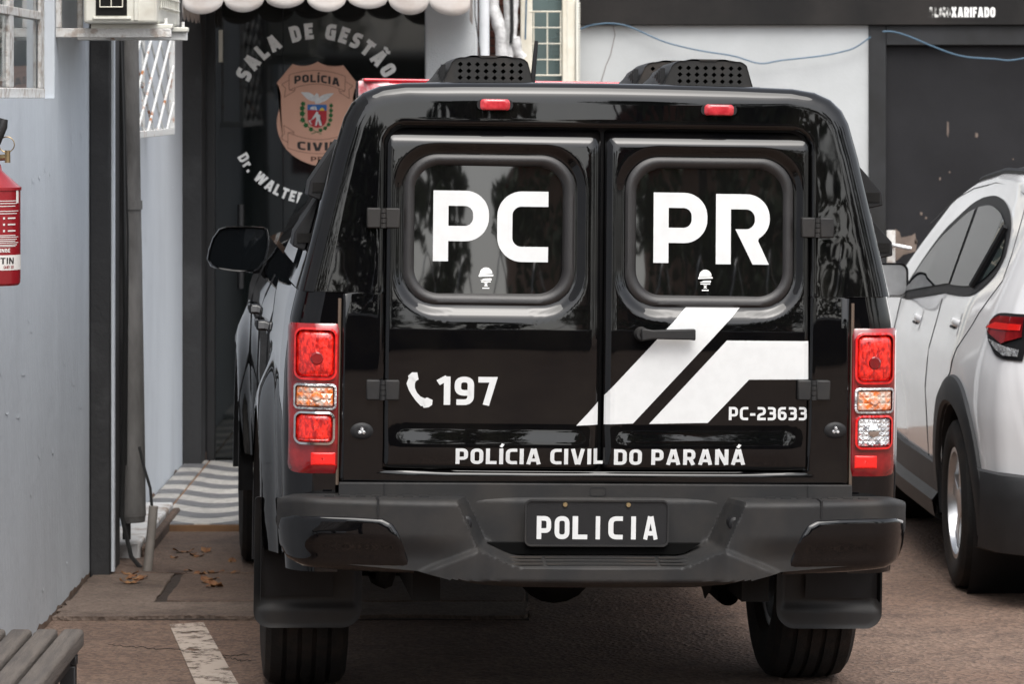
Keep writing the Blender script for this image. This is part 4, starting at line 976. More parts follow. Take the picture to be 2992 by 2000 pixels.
# ------------------------------------------------------------------ side building (left)
XW = -1.62
side_wall = thing('office_side_wall', 'pale blue plastered office wall with painted window beside the extinguisher', 'wall', (0, 0, 0))
WZ0, WZ1, WY0, WY1 = 1.84, 2.95, 11.35, 13.33
mb = MB()
mb.box(XW-.25, XW, 7.4, WY0, 0, 3.6).box(XW-.25, XW, WY1, 18.72, 0, 3.6).box(XW-.25, XW, WY0, WY1, 0, WZ0).box(XW-.25, XW, WY0, WY1, WZ1, 3.6)
def plaster(o, name): return o
wobj = mb.build('plaster_wall', wall_m, side_wall, smooth=False)
MB().box(XW-4, XW-.1, WY0-.5, WY1+.5, 1.0, 1.02).build('room_floor', wall_dark, side_wall, smooth=False)
MB().box(XW-2.5, XW-2.4, WY0-.6, WY1+.6, 1.0, 3.2).build('room_back', wall_grey, side_wall, smooth=False)
MB().box(XW-2.5, XW-.2, WY0-.7, WY0-.6, 1.0, 3.2).build('room_side', wall_dark, side_wall, smooth=False)
MB().box(XW-2.5, XW-.2, WY1+.6, WY1+.7, 1.0, 3.2).build('room_side', wall_grey, side_wall, smooth=False)
MB().box(XW-2.5, XW-.2, WY0-.6, WY1+.6, 3.2, 3.25).build('room_ceiling', wall_grey, side_wall, smooth=False)
fk = MB(); rg = random.Random(21)
for k in range(170):
    y = rg.uniform(11.5, 18.4); z = rg.uniform(.05, 2.6)
    if WY0-.1 < y < WY1+.1 and z > 1.75: continue
    L_ = rg.uniform(.02, .11); hh = rg.uniform(.006, .02); w = rg.uniform(.0008, .0028); a = rg.uniform(-.5, .5)
    fk.add([(XW+.0006, y, z), (XW+.001, y+L_*.5, z+a*L_*.4), (XW+.0006, y+L_, z+a*L_*.2), (XW+w*.6, y+L_*.9, z-hh), (XW+w, y+L_*.5, z-hh*1.2+a*.01), (XW+w*.6, y+L_*.1, z-hh*.8)], [(0, 5, 4, 1), (1, 4, 3, 2)])
stuff(fk.build('peeling_paint_flakes', wall_m, side_wall, smooth=False))
rg = random.Random(9); P = []; hprev = .06
for k in range(160):
    y = 11.2+7.5*k/159; hprev = max(.02, min(.09, hprev+rg.uniform(-.012, .012))); P.append([(XW+.0012, y, 0), (XW+.0012, y, hprev*.6), (XW+.0010, y, hprev)])
MB().grid(P).build('splash_stain', splash_m, side_wall, smooth=False)
# window
xf = XW-.045
win = bpy.data.objects.new('window', None); COL.objects.link(win); win.parent = side_wall; win['label'] = 'steel window with flaking white frame'
fb = MB(); fw_ = .05
fb.box(xf-.03, xf+.012, WY0, WY1, WZ0, WZ0+.035).box(xf-.03, xf+.012, WY0, WY1, WZ1-.05, WZ1).box(xf-.004, xf+.010, WY1-.10, WY1, WZ0+.0351, WZ1-.0501).box(xf-.03, xf+.012, WY0, WY0+.06, WZ0+.0351, WZ1-.0501)
fb.build('window_frame', flaky_white, win, bevel=.004)
ym = [WY0+.06, 11.75, 12.47, WY1-.10]
zt2 = 2.115
for k in (1, 2): MB().box(xf-.008, xf+.008, ym[k]-.055, ym[k]+.055, WZ0+.036, WZ1-.051).build('mullion', flaky_white, win, bevel=.004)
MB().box(xf-.024, xf+.010, WY0+.06, WY1-.10, zt2, zt2+.03).build('transom', flaky_white, win, bevel=.003)
clear_glass = mat('window_glass', (.9, .93, .93), .02, trans=1., ior=1.12, var=.02)
for a, b in zip(ym, ym[1:]):
    for (z0, z1) in ((WZ0+.035, zt2), (zt2+.03, WZ1-.05)): MB().box(xf-.008, xf-.004, a+.02, b-.02, z0, z1).build('window_pane', clear_glass, win, smooth=False)
for k in range(14):
    y = 11.2+.17*k
    for d in (-1, 1):
        MB().tube([(xf-.12+.006*d, y, 1.90), (xf-.12+.006*d, y+d*.40, 2.9)], .007, 5).build('grille_bar', rusty_white, win)
for zz in (1.905, 2.075): MB().tube([(xf-.12, WY0, zz), (xf-.12, WY1, zz)], .008, 5).build('grille_rail', rusty_white, win)
# charcoal pilaster
pil = tag(MB().box(XW+.002, -1.539, 14.42, 14.78, 0, 3.6).build('pilaster', wall_dark, bevel=.006), 'charcoal painted pilaster between pale wall and drainpipe', 'pilaster')
strip = tag(MB().box(-1.5385, -1.525, 14.44, 14.475, .02, 3.6).build('edge_strip', wall_m, bevel=.003), 'narrow white edge strip along the charcoal pilaster', 'trim')
# drainpipe
dp = thing('drainpipe', 'grimy grey round drainpipe with broken lower end beside the pilaster', 'drainpipe', (-1.50, 14.86, 0))
pts = [(lerp(.006, -.026, z/2.4), 0, z) for z in (.19, .6, 1.2, 1.45, 2.2, 3.5)]
MB().tube(pts, [.052, .0515, .05, .0485, .0475, .047], 20).build('pipe', pipe_m, dp)
MB().tube([(-.012, 0, 1.40), (-.0125, 0, 1.435)], .0535, 20).build('pipe_clamp', pipe_m, dp)
MB().tube([(.004, 0, .165), (.003, 0, .20)], [.047, .0525], 20, cap=False).build('broken_end', pipe_m, dp)
cb = thing('wall_cables', 'thin black cables running down beside the drainpipe', 'cable', (-1.525, 14.80, 0))
MB().tube([(-.02, -.02, 3.4), (-.015, -.03, 2.2), (.0, -.04, 1.7), (.008, -.05, 1.0), (.005, -.06, .5), (.0, -.08, .2), (.04, -.12, .05), (.08, -.15, .01)], .009, 6).build('cable', cable_m, cb)
MB().tube([(-.005, -.02, 3.4), (.0, -.03, 2.0), (.018, -.03, 1.3), (.012, -.04, .4)], .004, 5).build('cable', cable_m, cb)
for q_ in (.006, .0, -.008): MB().tube([(q_-.01, .03+q_, 3.4), (q_+.0, .03, 1.6), (q_+.01, .03, .6), (q_+.008, .03, .1)], .010, 6).build('cable', cable_m, cb)
st = thing('conduit_stub', 'short grey conduit stub standing at the slab edge', 'conduit', (-1.39, 14.55, 0))
MB().tube([(-.02, 0, 0), (-.005, 0, .15), (.005, 0, .262)], .018, 12).build('tube', grey_pvc, st)
MB().tube([(.0, 0, .24), (-.01, .02, .33), (-.035, .05, .40), (-.06, .1, .48)], .006, 6).build('cable', cable_m, st)
# grille on the inner wall
gr = thing('window_grille', 'rusty white diamond bar grille box fixed on the pale wall', 'grille', (XW, 15.0, 1.68))
GX, GY0, GY1, GZ1 = .12, .0, 1.62, 1.5
MB().box(GX-.012, GX+.012, GY0, GY1, 0, .028).box(GX-.012, GX+.012, GY1-.03, GY1, .0285, GZ1).box(0, GX-.0125, GY1-.03, GY1-.005, 0, .028).build('frame', rusty_white, gr, bevel=.002)
MB().box(0, .012, GY1-.15, GY1-.12, .0, GZ1).build('back_post', rusty_white, gr)
for k in range(14):
    y = -3.9+.43*k
    for d in (1, -1):
        y0, y1 = (y, y+3.9) if d > 0 else (y+3.9, y)
        z0, z1 = .014, GZ1-.02
        a, b = (y0, z0), (y1, z1)
        def cl(a, b):
            t0, t1 = 0, 1; dy = b[0]-a[0]
            for lim, sg in ((GY0, 1), (GY1-.01, -1)):
                fa, fb_ = sg*(a[0]-lim), sg*(b[0]-lim)
                if fa < 0 and fb_ < 0: return None
                if fa < 0: t0 = max(t0, fa/(fa-fb_))
                if fb_ < 0: t1 = min(t1, fa/(fa-fb_))
            return None if t1-t0 < .03 else tuple((lerp(a[0], b[0], t), lerp(a[1], b[1], t)) for t in (t0, t1))
        c_ = cl(a, b)
        if c_: MB().tube([(GX+.007*d, c_[0][0], c_[0][1]), (GX+.007*d, c_[1][0], c_[1][1])], .006, 6).build('bar', rusty_white, gr)
# air conditioner on bracket
br = thing('ac_bracket', 'off-white steel bracket arms carrying the air conditioner', 'bracket', (XW, 13.36, 2.056))
for dy in (0, .66):
    MB().box(.0, .41, dy, dy+.03, .0, .033).build('arm', rusty_white if dy else flaky_white, br, bevel=.003)
    MB().box(.0, .02, dy+.0, dy+.03, .034, .62).build('upright', flaky_white, br, bevel=.003)
ac = thing('air_conditioner', 'cream outdoor air conditioner unit mounted on wall bracket', 'air conditioner', (-1.515, 13.30, 2.105))
ax, ay, az = .262, .90, .62
def rbox(x0, x1, y0, y1, z0, z1): return MB().box(x0, x1, y0, y1, z0, z1)
rbox(0, ax, 0, ay, 0, az).build('casing', cream_ac, ac, bevel=.012, seg=3)
MB().box(.045, .155, -.004, .004, .028, .5).build('coil_opening', darkmetal, ac, smooth=False)
for x in (.06, .10, .14): MB().tube([(x, -.010, .058), (x, -.010, .50)], .0022, 5).build('guard_wire', cream, ac)
MB().tube([(.06, -.010, .058), (.14, -.010, .058)], .0022, 5).build('guard_wire', cream, ac)
for z in (.10, .15): MB().tube([(.06, -.007, z), (.15, -.007, z)], .0015, 4).build('guard_wire', darkmetal, ac)
MB().box(.035, .17, -.010, .0, .014, .024).build('edge_lip', cream_ac, ac, bevel=.002)
MB().box(.18, .195, -.006, .0, .01, .5).build('edge_lip', cream_ac, ac, bevel=.002)
for k in range(10): MB().tube([(ax+.006, .08+.075*k, .05), (ax+.006, .08+.075*k, .55)], .003, 5).build('front_mesh_wire', cream_ac, ac)
for k in range(14): MB().tube([(ax+.008, .06, .06+.035*k), (ax+.008, .80, .06+.035*k)], .003, 5).build('front_mesh_wire', cream_ac, ac)
for y in (.06, .70): MB().box(.02, .31, y, y+.05, -.018, 0).build('foot', cream_ac, ac, bevel=.004)
for y, x in ((.08, .285), (.72, .29)): MB().tube([(x, y, -.03), (x, y, .02)], .006, 6).build('bolt', rusty_white, ac)
# fire extinguisher
fe = thing('fire_extinguisher', 'red fire extinguisher with black hose hanging on the pale wall', 'fire extinguisher', (-1.486, 10.75, 1.306))
rr_ = .082
MB().lathe([(.001, 0), (rr_-.006, 0), (rr_-.001, .006), (rr_, .02), (rr_, .270), (rr_+.003, .272), (rr_+.003, .280), (rr_-.004, .284), (.03, .328), (.026, .345), (.001, .346)], 40, lambda a, b, h: (a, b, h)).build('cylinder', ext_red, fe)
P = [[((rr_+.0008)*cos(R(a)), (rr_+.0008)*sin(R(a)), z) for z in (.045, .088)] for a in range(-160, 31, 5)]
lab = MB().grid(P).build('white_label', ext_label, fe)
def around(me, m, name, z0, ang0, rad):
    for v in me.vertices: a = ang0+v.co.x/rad; v.co = (rad*cos(a), rad*sin(a), z0+v.co.z)
    return obj_from(me, name, m, fe, smooth=False)
around(text_xz('EXTIN', 0, .085, 0, .018, .18), black_ink, 'label_lettering', .063, R(-92), rr_+.0016)
around(text_xz('(46) 30', 0, .035, 0, .008, .2), ext_red, 'label_lettering', .050, R(-58), rr_+.0016)
around(text_xz('EXTINBE', 0, .062, 0, .011, .2), ext_label, 'label_lettering', .096, R(-86), rr_+.0016)
for k, z in enumerate((.112, .116, .122, .127, .132, .138, .143, .205, .212, .226, .234, .241)):
    around(drape([[(0, 0), (.075+.02*(k % 3)*.4, 0), (.075+.02*(k % 3)*.4, .0022), (0, .0022)]], lambda x, z: 0, .006, 0), ext_label, 'instruction_line', z, R(-80), rr_+.0012)
for z in (.150, .168, .186): around(drape([[(0, 0), (.018, 0), (.018, .001), (0, .001)], [(0, .012), (.018, .012), (.018, .013), (0, .013)], [(.03, .004), (.036, .004), (.036, .010), (.03, .010)], [(.045, .005), (.075, .005), (.075, .009), (.045, .009)]], lambda x, z: 0, .006, 0), ext_label, 'instruction_line', z, R(-80), rr_+.0012)
around(drape([[(0, 0), (.014, 0), (.014, .036), (0, .036)]], lambda x, z: 0, .006, 0), ext_label, 'seal_sticker', .235, R(-26), rr_+.0014)
MB().tube([(0, 0, .34), (0, 0, .385)], [.022, .018], 14).build('valve', brass, fe)
MB().tube([(-.01, 0, .362), (.052, -.01, .366)], .009, 10).build('pin_housing', brass, fe)
MB().tube([(.047, -.012, .350), (.047, -.012, .385)], .008, 8).build('pin_head', brass, fe)
MB().tube([(.045+.022*cos(R(a)), -.014, .402+.022*sin(R(a))) for a in range(0, 361, 20)], .0016, 5).build('pull_ring', brass, fe)
MB().tube([(-.045, 0, .30), (-.012, -.02, .36), (.014, -.03, .41), (.034, -.03, .455), (.039, -.03, .475)], [.016, .017, .0175, .016, .012], 12).build('hose', hose_m, fe)
MB().box(-.125, -.08, -.03, .03, .20, .26).build('wall_hook', bench_steel, fe)

# ------------------------------------------------------------------ glass storefront
YG = 18.75
def WX(ud, vd, Y): return ((ud*DK-1496)*Y/11000, H-(vd*DK-287)*Y/11000)
sf = thing('glass_entrance', 'dark glass entrance with painted SALA DE GESTAO arc and police badge', 'glass door', (0, YG, 0))
gx0, gx1 = -1.50, -.435
MB().box(gx0, -1.142, -.004, .004, .03, 2.75).build('pane', store_glass, sf, smooth=False)
MB().box(-1.138, gx1, -.004, .004, .03, 2.75).build('pane', store_glass, sf, smooth=False)
MB().box(gx0-.02, gx1, -.03, .03, .004, .03).build('sill_frame', frame_blk, sf, bevel=.003)
MB().box(gx0-.02, gx0+.022, -.028, .03, .0305, 2.75).build('jamb', bench_steel, sf, bevel=.003)
MB().box(gx0-.5, gx1+.25, .8, .85, 0, 2.9).build('dark_interior', wall_dark, sf, smooth=False)
MB().box(gx0-.5, gx1+.25, .01, .85, 2.76, 2.9).build('dark_ceiling', wall_dark, sf, smooth=False)
hx, hz = WX(553, 560, YG)
MB().tube([(hx, -.05, WX(0, 468, YG)[1]), (hx, -.05, WX(0, 660, YG)[1])], .0165, 12).build('door_handle', bench_steel, sf)
for z in (WX(0, 500, YG)[1], WX(0, 640, YG)[1]): MB().tube([(hx, -.05, z), (hx, 0, z)], .009, 8).build('handle_post', bench_steel, sf)
MB().box(-1.46, -1.44, -.012, -.006, 2.02, 2.18).build('peeled_tape', cream, sf)
S = DK*YG/11000       # metres per overview pixel on this plane
ccx, ccz = WX(727, 262, YG)
def arc_text(body, rad, cap, a_mid, span, offset, inside=False, only=0):
    bm = bmesh.new(); w = []; wi = 0
    for ch in body:
        if ch == ' ': w.append(None); continue
        w.append(text_mesh(ch, offset))
    ws = [(.28 if m_ is None else (max(v.co.x for v in m_.vertices)-min(v.co.x for v in m_.vertices)))/capH()*cap + cap*.20 for m_ in w]
    tot = sum(ws); k_ = span/(tot/rad); pos = 0; sg = 1 if not inside else -1
    for m_, wd_ in zip(w, ws):
        mid = pos+wd_/2; pos += wd_
        a = a_mid + sg*(-1)*(mid-tot/2)/rad*k_
        if m_ is None: wi += 1; continue
        if wi != only: continue
        xs_ = [v.co.x for v in m_.vertices]; xc = (min(xs_)+max(xs_))/2
        idx = []
        for v in m_.vertices:
            lx, ly = (v.co.x-xc)/capH()*cap*1.0, v.co.y/capH()*cap
            if not inside: r_ = rad+ly; p = (ccx+r_*cos(a)+lx*sin(a), ccz+r_*sin(a)-lx*cos(a))
            else: r_ = rad-ly; p = (ccx+r_*cos(a)-lx*sin(a), ccz+r_*sin(a)+lx*cos(a))
            idx.append(bm.verts.new((p[0], v.co.z*.15, p[1])))
        for f in m_.polygons: 
            try: bm.faces.new([idx[i_] for i_ in f.vertices])
            except ValueError: pass
    me = bpy.data.meshes.new('arc'); bm.to_mesh(me); bm.free(); return me
def on_glass(me, name, m_, lay):
    for v in me.vertices: v.co.y = -.0045-.0012*lay-v.co.y
    return obj_from(me, name, m_, sf, smooth=False)
for q_ in range(3): on_glass(arc_text('SALA DE GESTÃO', 173*S, 37*S, R(91.5), R(129), .265, False, q_), 'lettering', decal_g, 1)
for q_ in range(3): on_glass(arc_text('Dr. WALTER V', 208*S, 25*S, R(239.5), R(64), .235, True, q_), 'lettering', decal_g, 1)
# badge: crop coordinates (780,160 origin, 4.6125 px per source px)
def B(px, py): u = (780+px/4.6125); v = (160+py/4.6125); return ((u-1496)*YG/11000, H-(v-287)*YG/11000)
def flat(polys, name, m_, lay):
    ms = [tri([B(*p) for p in poly]) for poly in polys]
    bm = bmesh.new()
    for q in ms: bm.from_mesh(q)
    me = bpy.data.meshes.new('flat'); bm.to_mesh(me); bm.free(); return on_glass(me, name, m_, lay)
def bez(p0, p1, p2, n=8): return [tuple((1-t)**2*a+2*t*(1-t)*b+t*t*c_ for a, b, c_ in zip(p0, p1, p2)) for t in [k/n for k in range(n)]]
sh = bez((345, 122), (520, 190), (685, 92)) + bez((685, 92), (850, 190), (1030, 138)) + [(1030, 138), (1225, 395)] + bez((1225, 395), (1120, 540), (1180, 740)) + bez((1180, 740), (1270, 1000), (1090, 1250)) + bez((1090, 1250), (930, 1440), (690, 1500)) + bez((690, 1500), (420, 1450), (260, 1270)) + bez((260, 1270), (70, 1010), (165, 740)) + bez((165, 740), (230, 540), (132, 376)) + [(132, 376)]
flat([sh], 'badge_shield', salmon, 1)
def stroke(pts, w=6):
    out = []
    for a, b in zip(pts, pts[1:]):
        d = Vector((b[0]-a[0], b[1]-a[1])).normalized(); n_ = Vector((-d.y, d.x))*w/2; out.append([(a[0]+n_.x, a[1]+n_.y), (b[0]+n_.x, b[1]+n_.y), (b[0]-n_.x, b[1]-n_.y), (a[0]-n_.x, a[1]-n_.y)])
    return out
L_ = bez((300, 270), (680, 140), (1058, 290), 14) + [(1058, 290)]; l2 = bez((300, 475), (680, 305), (1050, 490), 14) + [(1050, 490)]
st_ = stroke(L_) + stroke(l2) + stroke([(300, 270), (300, 475), (378, 478), (380, 440)]) + stroke([(1058, 290), (1050, 490), (975, 498), (972, 455)]) + stroke([(298, 340), (200, 398), (252, 450), (235, 570), (378, 485)]) + stroke([(1060, 360), (1158, 418), (1105, 470), (1112, 590), (975, 505)])
st_ += stroke(bez((285, 1048), (500, 1140), (700, 1145)) + bez((700, 1145), (900, 1140), (1080, 1060)) + [(1080, 1060)]) + stroke(bez((280, 1255), (480, 1330), (690, 1332)) + bez((690, 1332), (900, 1330), (1080, 1260)) + [(1080, 1260)]) + stroke([(285, 1048), (280, 1255)]) + stroke([(365, 1085), (360, 1045), (285, 1048)]) + stroke([(370, 1040), (228, 950), (238, 1062), (182, 1118), (280, 1178)])
flat(st_, 'banner_outline', brown_ink, 2)
def emb_text(body, bx0, bx1, by, cappx, curve, off):
    me = text_mesh(body, off); xs_ = [v.co.x for v in me.vertices]; a, b = min(xs_), max(xs_)
    for v in me.vertices:
        t = (v.co.x-a)/(b-a); p = B(lerp(bx0, bx1, t), by + curve*(2*t-1)**2 + (18*(t-.5)*2 if curve > 0 else 0) - v.co.y/capH()*cappx); v.co = (p[0], v.co.z*.1, p[1])
    return me
on_glass(emb_text('POLÍCIA', 370, 980, 372, 105, 36, .22), 'badge_lettering', black_ink, 2)
on_glass(emb_text('CIVIL', 410, 950, 1295, 112, -22, .22), 'badge_lettering', black_ink, 2)
on_glass(emb_text('PR', 592, 760, 1435, 62, 0, .2), 'badge_lettering', brown_ink, 2)
wing = [(455, 502)] + bez((560, 505), (620, 520), (655, 575), 5) + [(660, 525), (675, 515), (697, 535), (702, 580)] + bez((702, 580), (740, 520), (905, 515), 5) + [(905, 515)] + bez((860, 560), (790, 640), (712, 640), 5) + [(705, 660), (650, 660), (648, 625)] + bez((648, 625), (560, 640), (455, 502), 5)
flat([wing], 'eagle', em_white, 2)
flat([[(548, 668), (808, 672), (806, 752), (546, 742)]], 'shield_blue', em_blue, 2)
flat([[(546, 742), (806, 752), (806, 860)] + bez((806, 860), (800, 970), (672, 985), 6) + bez((672, 985), (550, 960), (546, 850), 6)], 'shield_red', em_red, 2)
flat([[(580, 735), (590, 705), (610, 700), (622, 738)], [(618, 742), (608, 700), (630, 692), (645, 740)], [(650, 742), (640, 695), (652, 690), (682, 745)]], 'hills', em_white, 3)
flat([[(708, 750), (720, 725), (745, 710), (768, 725), (780, 750)]], 'sun', em_yellow, 3)
flat([[(655, 795), (668, 765), (688, 768), (692, 795), (722, 815), (726, 840), (712, 858), (742, 945), (738, 958), (710, 955), (690, 880), (672, 955), (648, 952), (668, 870), (662, 835), (615, 868), (608, 858)], [(560, 890), (575, 880), (608, 935), (600, 940)], [(575, 885), (640, 850), (642, 856), (582, 892)]], 'sower', em_white, 3)
wr = []
for (px, py, q) in ((487, 660, 30), (478, 720, 34), (478, 792, 36), (482, 880, 34), (525, 950, 32), (595, 1005, 30), (866, 685, 26), (864, 750, 26), (862, 815, 28), (855, 880, 27), (832, 940, 26), (785, 990, 27), (722, 1018, 27)):
    wr.append([(px+q*cos(a)*(1+.18*cos(5*a+px)), py+q*sin(a)*(1+.18*cos(5*a+px))) for a in [2*pi*k/14 for k in range(14)]])
wr += stroke([(485, 640), (470, 800), (520, 945), (640, 1025), (735, 1070)], 9) + stroke([(868, 650), (862, 850), (800, 985), (700, 1030), (600, 1065)], 9)
flat(wr, 'wreath', em_green, 2)
# dark column left of the glass and lintel above
tag(MB().box(XW+.001, -1.525, 18.50, 18.74, 0, 3.6).build('corner_column', wall_dark, bevel=.004), 'charcoal corner column beside the glass entrance', 'column')
tag(MB().box(-1.52, -.44, 18.78, 19.0, 2.78, 3.6).build('entrance_lintel', wall_dark, bevel=.004), 'dark lintel over the glass entrance', 'lintel')
# awning
YA = 17.55
aw = thing('scalloped_awning', 'stained white canvas awning with scalloped valance above glass entrance', 'awning', (0, YA, 0))
xa0, xa1, NS = -1.535, -.195, 7
P = []
def sag(x): t = (x-xa0)/(xa1-xa0); return .045*(2*t-.9)**2
for k in range(NS*16+1):
    x = lerp(xa0, xa1, k/(NS*16)); ph = (k % 16)/16; ph = ph if k % 16 else 0
    zb = 2.312-sag(x)*.8 - (.058+.010*sin(k//16*2.7))*(sin(pi*ph)**.5 if ph > 0 else 0)
    wv = .003*sin(ph*2*pi)
    P.append([(x, wv*(1-q)+.004*sin(9*x+5*q), lerp(zb, 2.40, q)) for q in (0, .2, .45, .7, 1)])
fb_ = MB().grid(P).build('valance', fabric, aw); m_ = fb_.modifiers.new('s', 'SOLIDIFY'); m_.thickness = .003
P = [[(lerp(xa0, xa1, k/20), 1.1*q, 2.44+.55*q-.03*sin(pi*q)) for q in (0, .25, .5, .75, 1)] for k in range(21)]
cv = MB().grid(P).build('canopy', fabric, aw); m_ = cv.modifiers.new('s', 'SOLIDIFY'); m_.thickness = .003
for xs_ in (xa0, xa1):
    P = []
    for k in range(5*12+1):
        t = k/60; ph = (k % 12)/12; zb = 2.255-.05*(sin(pi*ph)**.6 if ph > 0 else 0)
        P.append([(xs_, 1.1*t, lerp(zb, 2.44+.55*t, q)) for q in (0, .4, 1)])
    o = MB().grid(P).build('side_valance', fabric, aw); m_ = o.modifiers.new('s', 'SOLIDIFY'); m_.thickness = .003
for xs_ in (xa0+.03, xa1-.03): MB().tube([(xs_, .01, 2.44), (xs_, 1.15, 2.44)], .012, 8).build('frame_bar', cream, aw)
# white roughcast column
tag(MB().box(-.432, -.175, 18.70, 19.3, 0, 3.6).build('roughcast_column', wall_white, bevel=.008), 'white roughcast column right of the glass entrance', 'column')
# brick recess with bricks
bw = thing('brick_wall', 'dark red brick wall behind the wrapped pipes', 'wall', (0, 20.06, 0))
MB().box(-.32, .05, .0, .12, 0, 3.6).build('mortar_bed', mortar, bw, smooth=False)
bme = None
for r_ in range(30):
    for c_ in range(3):
        bx = -.32+c_*.12+(.045 if r_ % 2 else 0); bz = 1.45+r_*.042
        if bx > -.07: continue
        if bme is None:
            o = MB().box(0, .137, -.010, .02, 0, .035).build('brick', brick_m, bw, bevel=.003); bme = o.data
        else:
            o = bpy.data.objects.new('brick', bme); COL.objects.link(o); o.parent = bw
            b_ = o.modifiers.new('bevel', 'BEVEL'); b_.width = .003; b_.segments = 1
        o.location = (bx, rnd.uniform(-.004, .002), bz)
# pipes
wp = thing('wrapped_pipes', 'white wrapped refrigerant pipes with torn insulation on brick wall', 'pipes', (0, 19.88, 0))
def jitter(pts, r_, seed, n=22):
    pts = [Vector(p) for p in pts]; out = []; rad = []
    for a, b in zip(pts, pts[1:]):
        for k in range(n): 
            t = k/n; p = a.lerp(b, t); w = noise.noise(p*14+Vector((seed, 0, 0))); out.append(p+Vector((w*.006, 0, 0))); rad.append(r_*(1+.13*noise.noise(p*26+Vector((0, seed, 0)))))
    return out, rad
for pts, r_, m_ in (([(-.028, 0, 1.3), (-.02, 0, 1.98), (-.012, 0, 2.10), (-.03, 0, 2.6)], .024, insul), ([(-.145, .03, 2.75), (-.10, .02, 2.32), (-.055, .0, 2.18), (-.05, 0, 1.4)], .034, insul), ([(.0, .02, 2.13), (.015, .02, 2.4), (.01, .02, 2.7)], .022, insul), ([(.012, -.01, 2.16), (.03, .0, 2.08), (.055, .01, 2.05)], .028, insul)):
    p_, rd = jitter(pts, r_, len(pts)+r_*90); MB().tube(p_, rd, 14).build('pipe', m_, wp, ang=60)
MB().tube([(-.005, -.03, 2.7), (.0, -.03, 2.2), (-.005, -.03, 2.13)], .010, 8).build('grey_conduit', cable_m, wp)
MB().tube([(.09, 0, 2.7), (.075, 0, 2.35), (.07, 0, 2.15)], .005, 6).build('blue_wire', blue_cable, wp)
tag(MB().tube([(-.140, 19.0, 0), (-.140, 19.0, 3.5)], .026, 16).build('white_riser_pipe', pvc), 'plain white riser pipe next to the roughcast column', 'pipe')
tag(MB().tube([(-.185, 18.66, 2.6), (-.183, 18.66, 2.25), (-.160, 18.66, 2.08), (-.152, 18.66, 1.98), (-.166, 18.66, 1.94), (-.158, 18.66, 1.88)], .003, 5).build('loose_wire', cable_m), 'thin black wire dangling by the roughcast column', 'wire')
# blind window
YB = 20.0
bwn = thing('blind_window', 'cream framed narrow window with teal venetian blind and wire grille', 'window', (0, YB, 0))
MB().box(.045, .108, -.05, .12, .9, 3.2).build('frame_post', cream, bwn, bevel=.006)
MB().box(.266, .335, -.05, .12, .9, 3.2).build('frame_post', cream, bwn, bevel=.006)
MB().box(.293, .297, -.054, -.05, .9, 3.2).build('frame_groove', cream_ac, bwn)
MB().box(.108, .266, .03, .034, .95, 3.15).build('window_pane', mat('teal_glass', (.25, .33, .33), .05, trans=.6, ior=1.3, var=.1), bwn, smooth=False)
MB().box(.108, .266, .10, .12, .9, 3.2).build('dark_backing', wall_dark, bwn, smooth=False)
sl_me = None
for k in range(40):
    if sl_me is None: o = MB().box(.110, .262, -.010, .010, -.0008, .0008).build('blind_slat', blind_m, bwn); sl_me = o.data
    else: o = bpy.data.objects.new('blind_slat', sl_me); COL.objects.link(o); o.parent = bwn
    o.location = (0, .062, 1.60+.0228*k); o.rotation_euler = (R(48), 0, 0)
for x in (.115, .187, .258): MB().tube([(x, -.045, 1.96), (x, -.045, 2.30)], .0035, 6).build('grille_wire', cream, bwn)
for z in (1.962, 2.045, 2.130, 2.215, 2.30): MB().tube([(.10 if z not in (1.962, 2.30) else .09, -.048, z), (.262, -.048, z)], .0042 if z in (1.962, 2.30) else .003, 6).build('grille_wire', cream, bwn)
ribs = MB().box(.338, .352, -.07, .05, 1.0, 2.36); rb = ribs.build('ribbed_edge', cream_ac, bwn, bevel=.003)
for k in range(46): MB().box(.353, .361, -.07, -.02, 1.70+.0142*k, 1.709+.0142*k).build('rib', cream_ac, bwn)
# right building: plaster wall, black fascia, store door
YR = 20.2
rw_ = thing('storeroom_wall', 'off-white plaster wall under the black fascia with fine cracks', 'wall', (0, YR, 0))
MB().box(.364, 1.913, 0, .2, 0, 2.232).build('plaster_wall', wall_grey, rw_, smooth=False)
MB().box(1.9135, 6.0, .21, .3, 0, 3.6).build('backing_wall', wall_dark, rw_, smooth=False)
pr = [WX(1405, 52, YR), WX(1409, 80, YR), WX(1402, 110, YR), WX(1398, 128, YR), WX(1388, 150, YR), WX(1378, 185, YR), WX(1370, 240, YR), WX(1360, 330, YR)]
MB().tube([(x, -.001, min(z, 2.23)) for x, z in pr], .0022, 5).build('crack', mortar, rw_)
fa = thing('black_fascia', 'black painted fascia beam lettered ALMOXARIFADO', 'fascia', (0, YR, 0))
MB().box(.364, 6.0, -.045, .2, 2.233, 3.6).build('beam', fascia_m, fa, bevel=.004)
x0, z0 = WX(2127, 39, YR-.05); x1, z1 = WX(2280, 16, YR-.05)
for part_, (a, b), worn in (('ALMO', (x0, lerp(x0, x1, .335)), True), ('XARIFADO', (lerp(x0, x1, .345), x1), False)):
    me = text_xz(part_, a, b, z0, z1-z0, .24)
    mm = decal_g
    if worn:
        mm = worn_paint('worn_white_lettering', .50); nd = mm.node_tree.nodes
        for q in nd:
            if q.type == 'TEX_NOISE' and q.inputs['Scale'].default_value == 9: q.inputs['Scale'].default_value = 26
            if q.type == 'VALTORGB' and abs(q.color_ramp.elements[0].color[0]-.42) < .01:
                q.color_ramp.elements[0].color = (.6, .6, .58, 1); q.color_ramp.elements[1].color = (.5, .5, .48, 1)
    o = mesh_part(drape(me, lambda x, z: -.0485, 0, 0), 'lettering', mm, fa)
sd = thing('storeroom_door', 'black painted storeroom door with steel lock plate and chipped paint', 'door', (0, YR, 0))
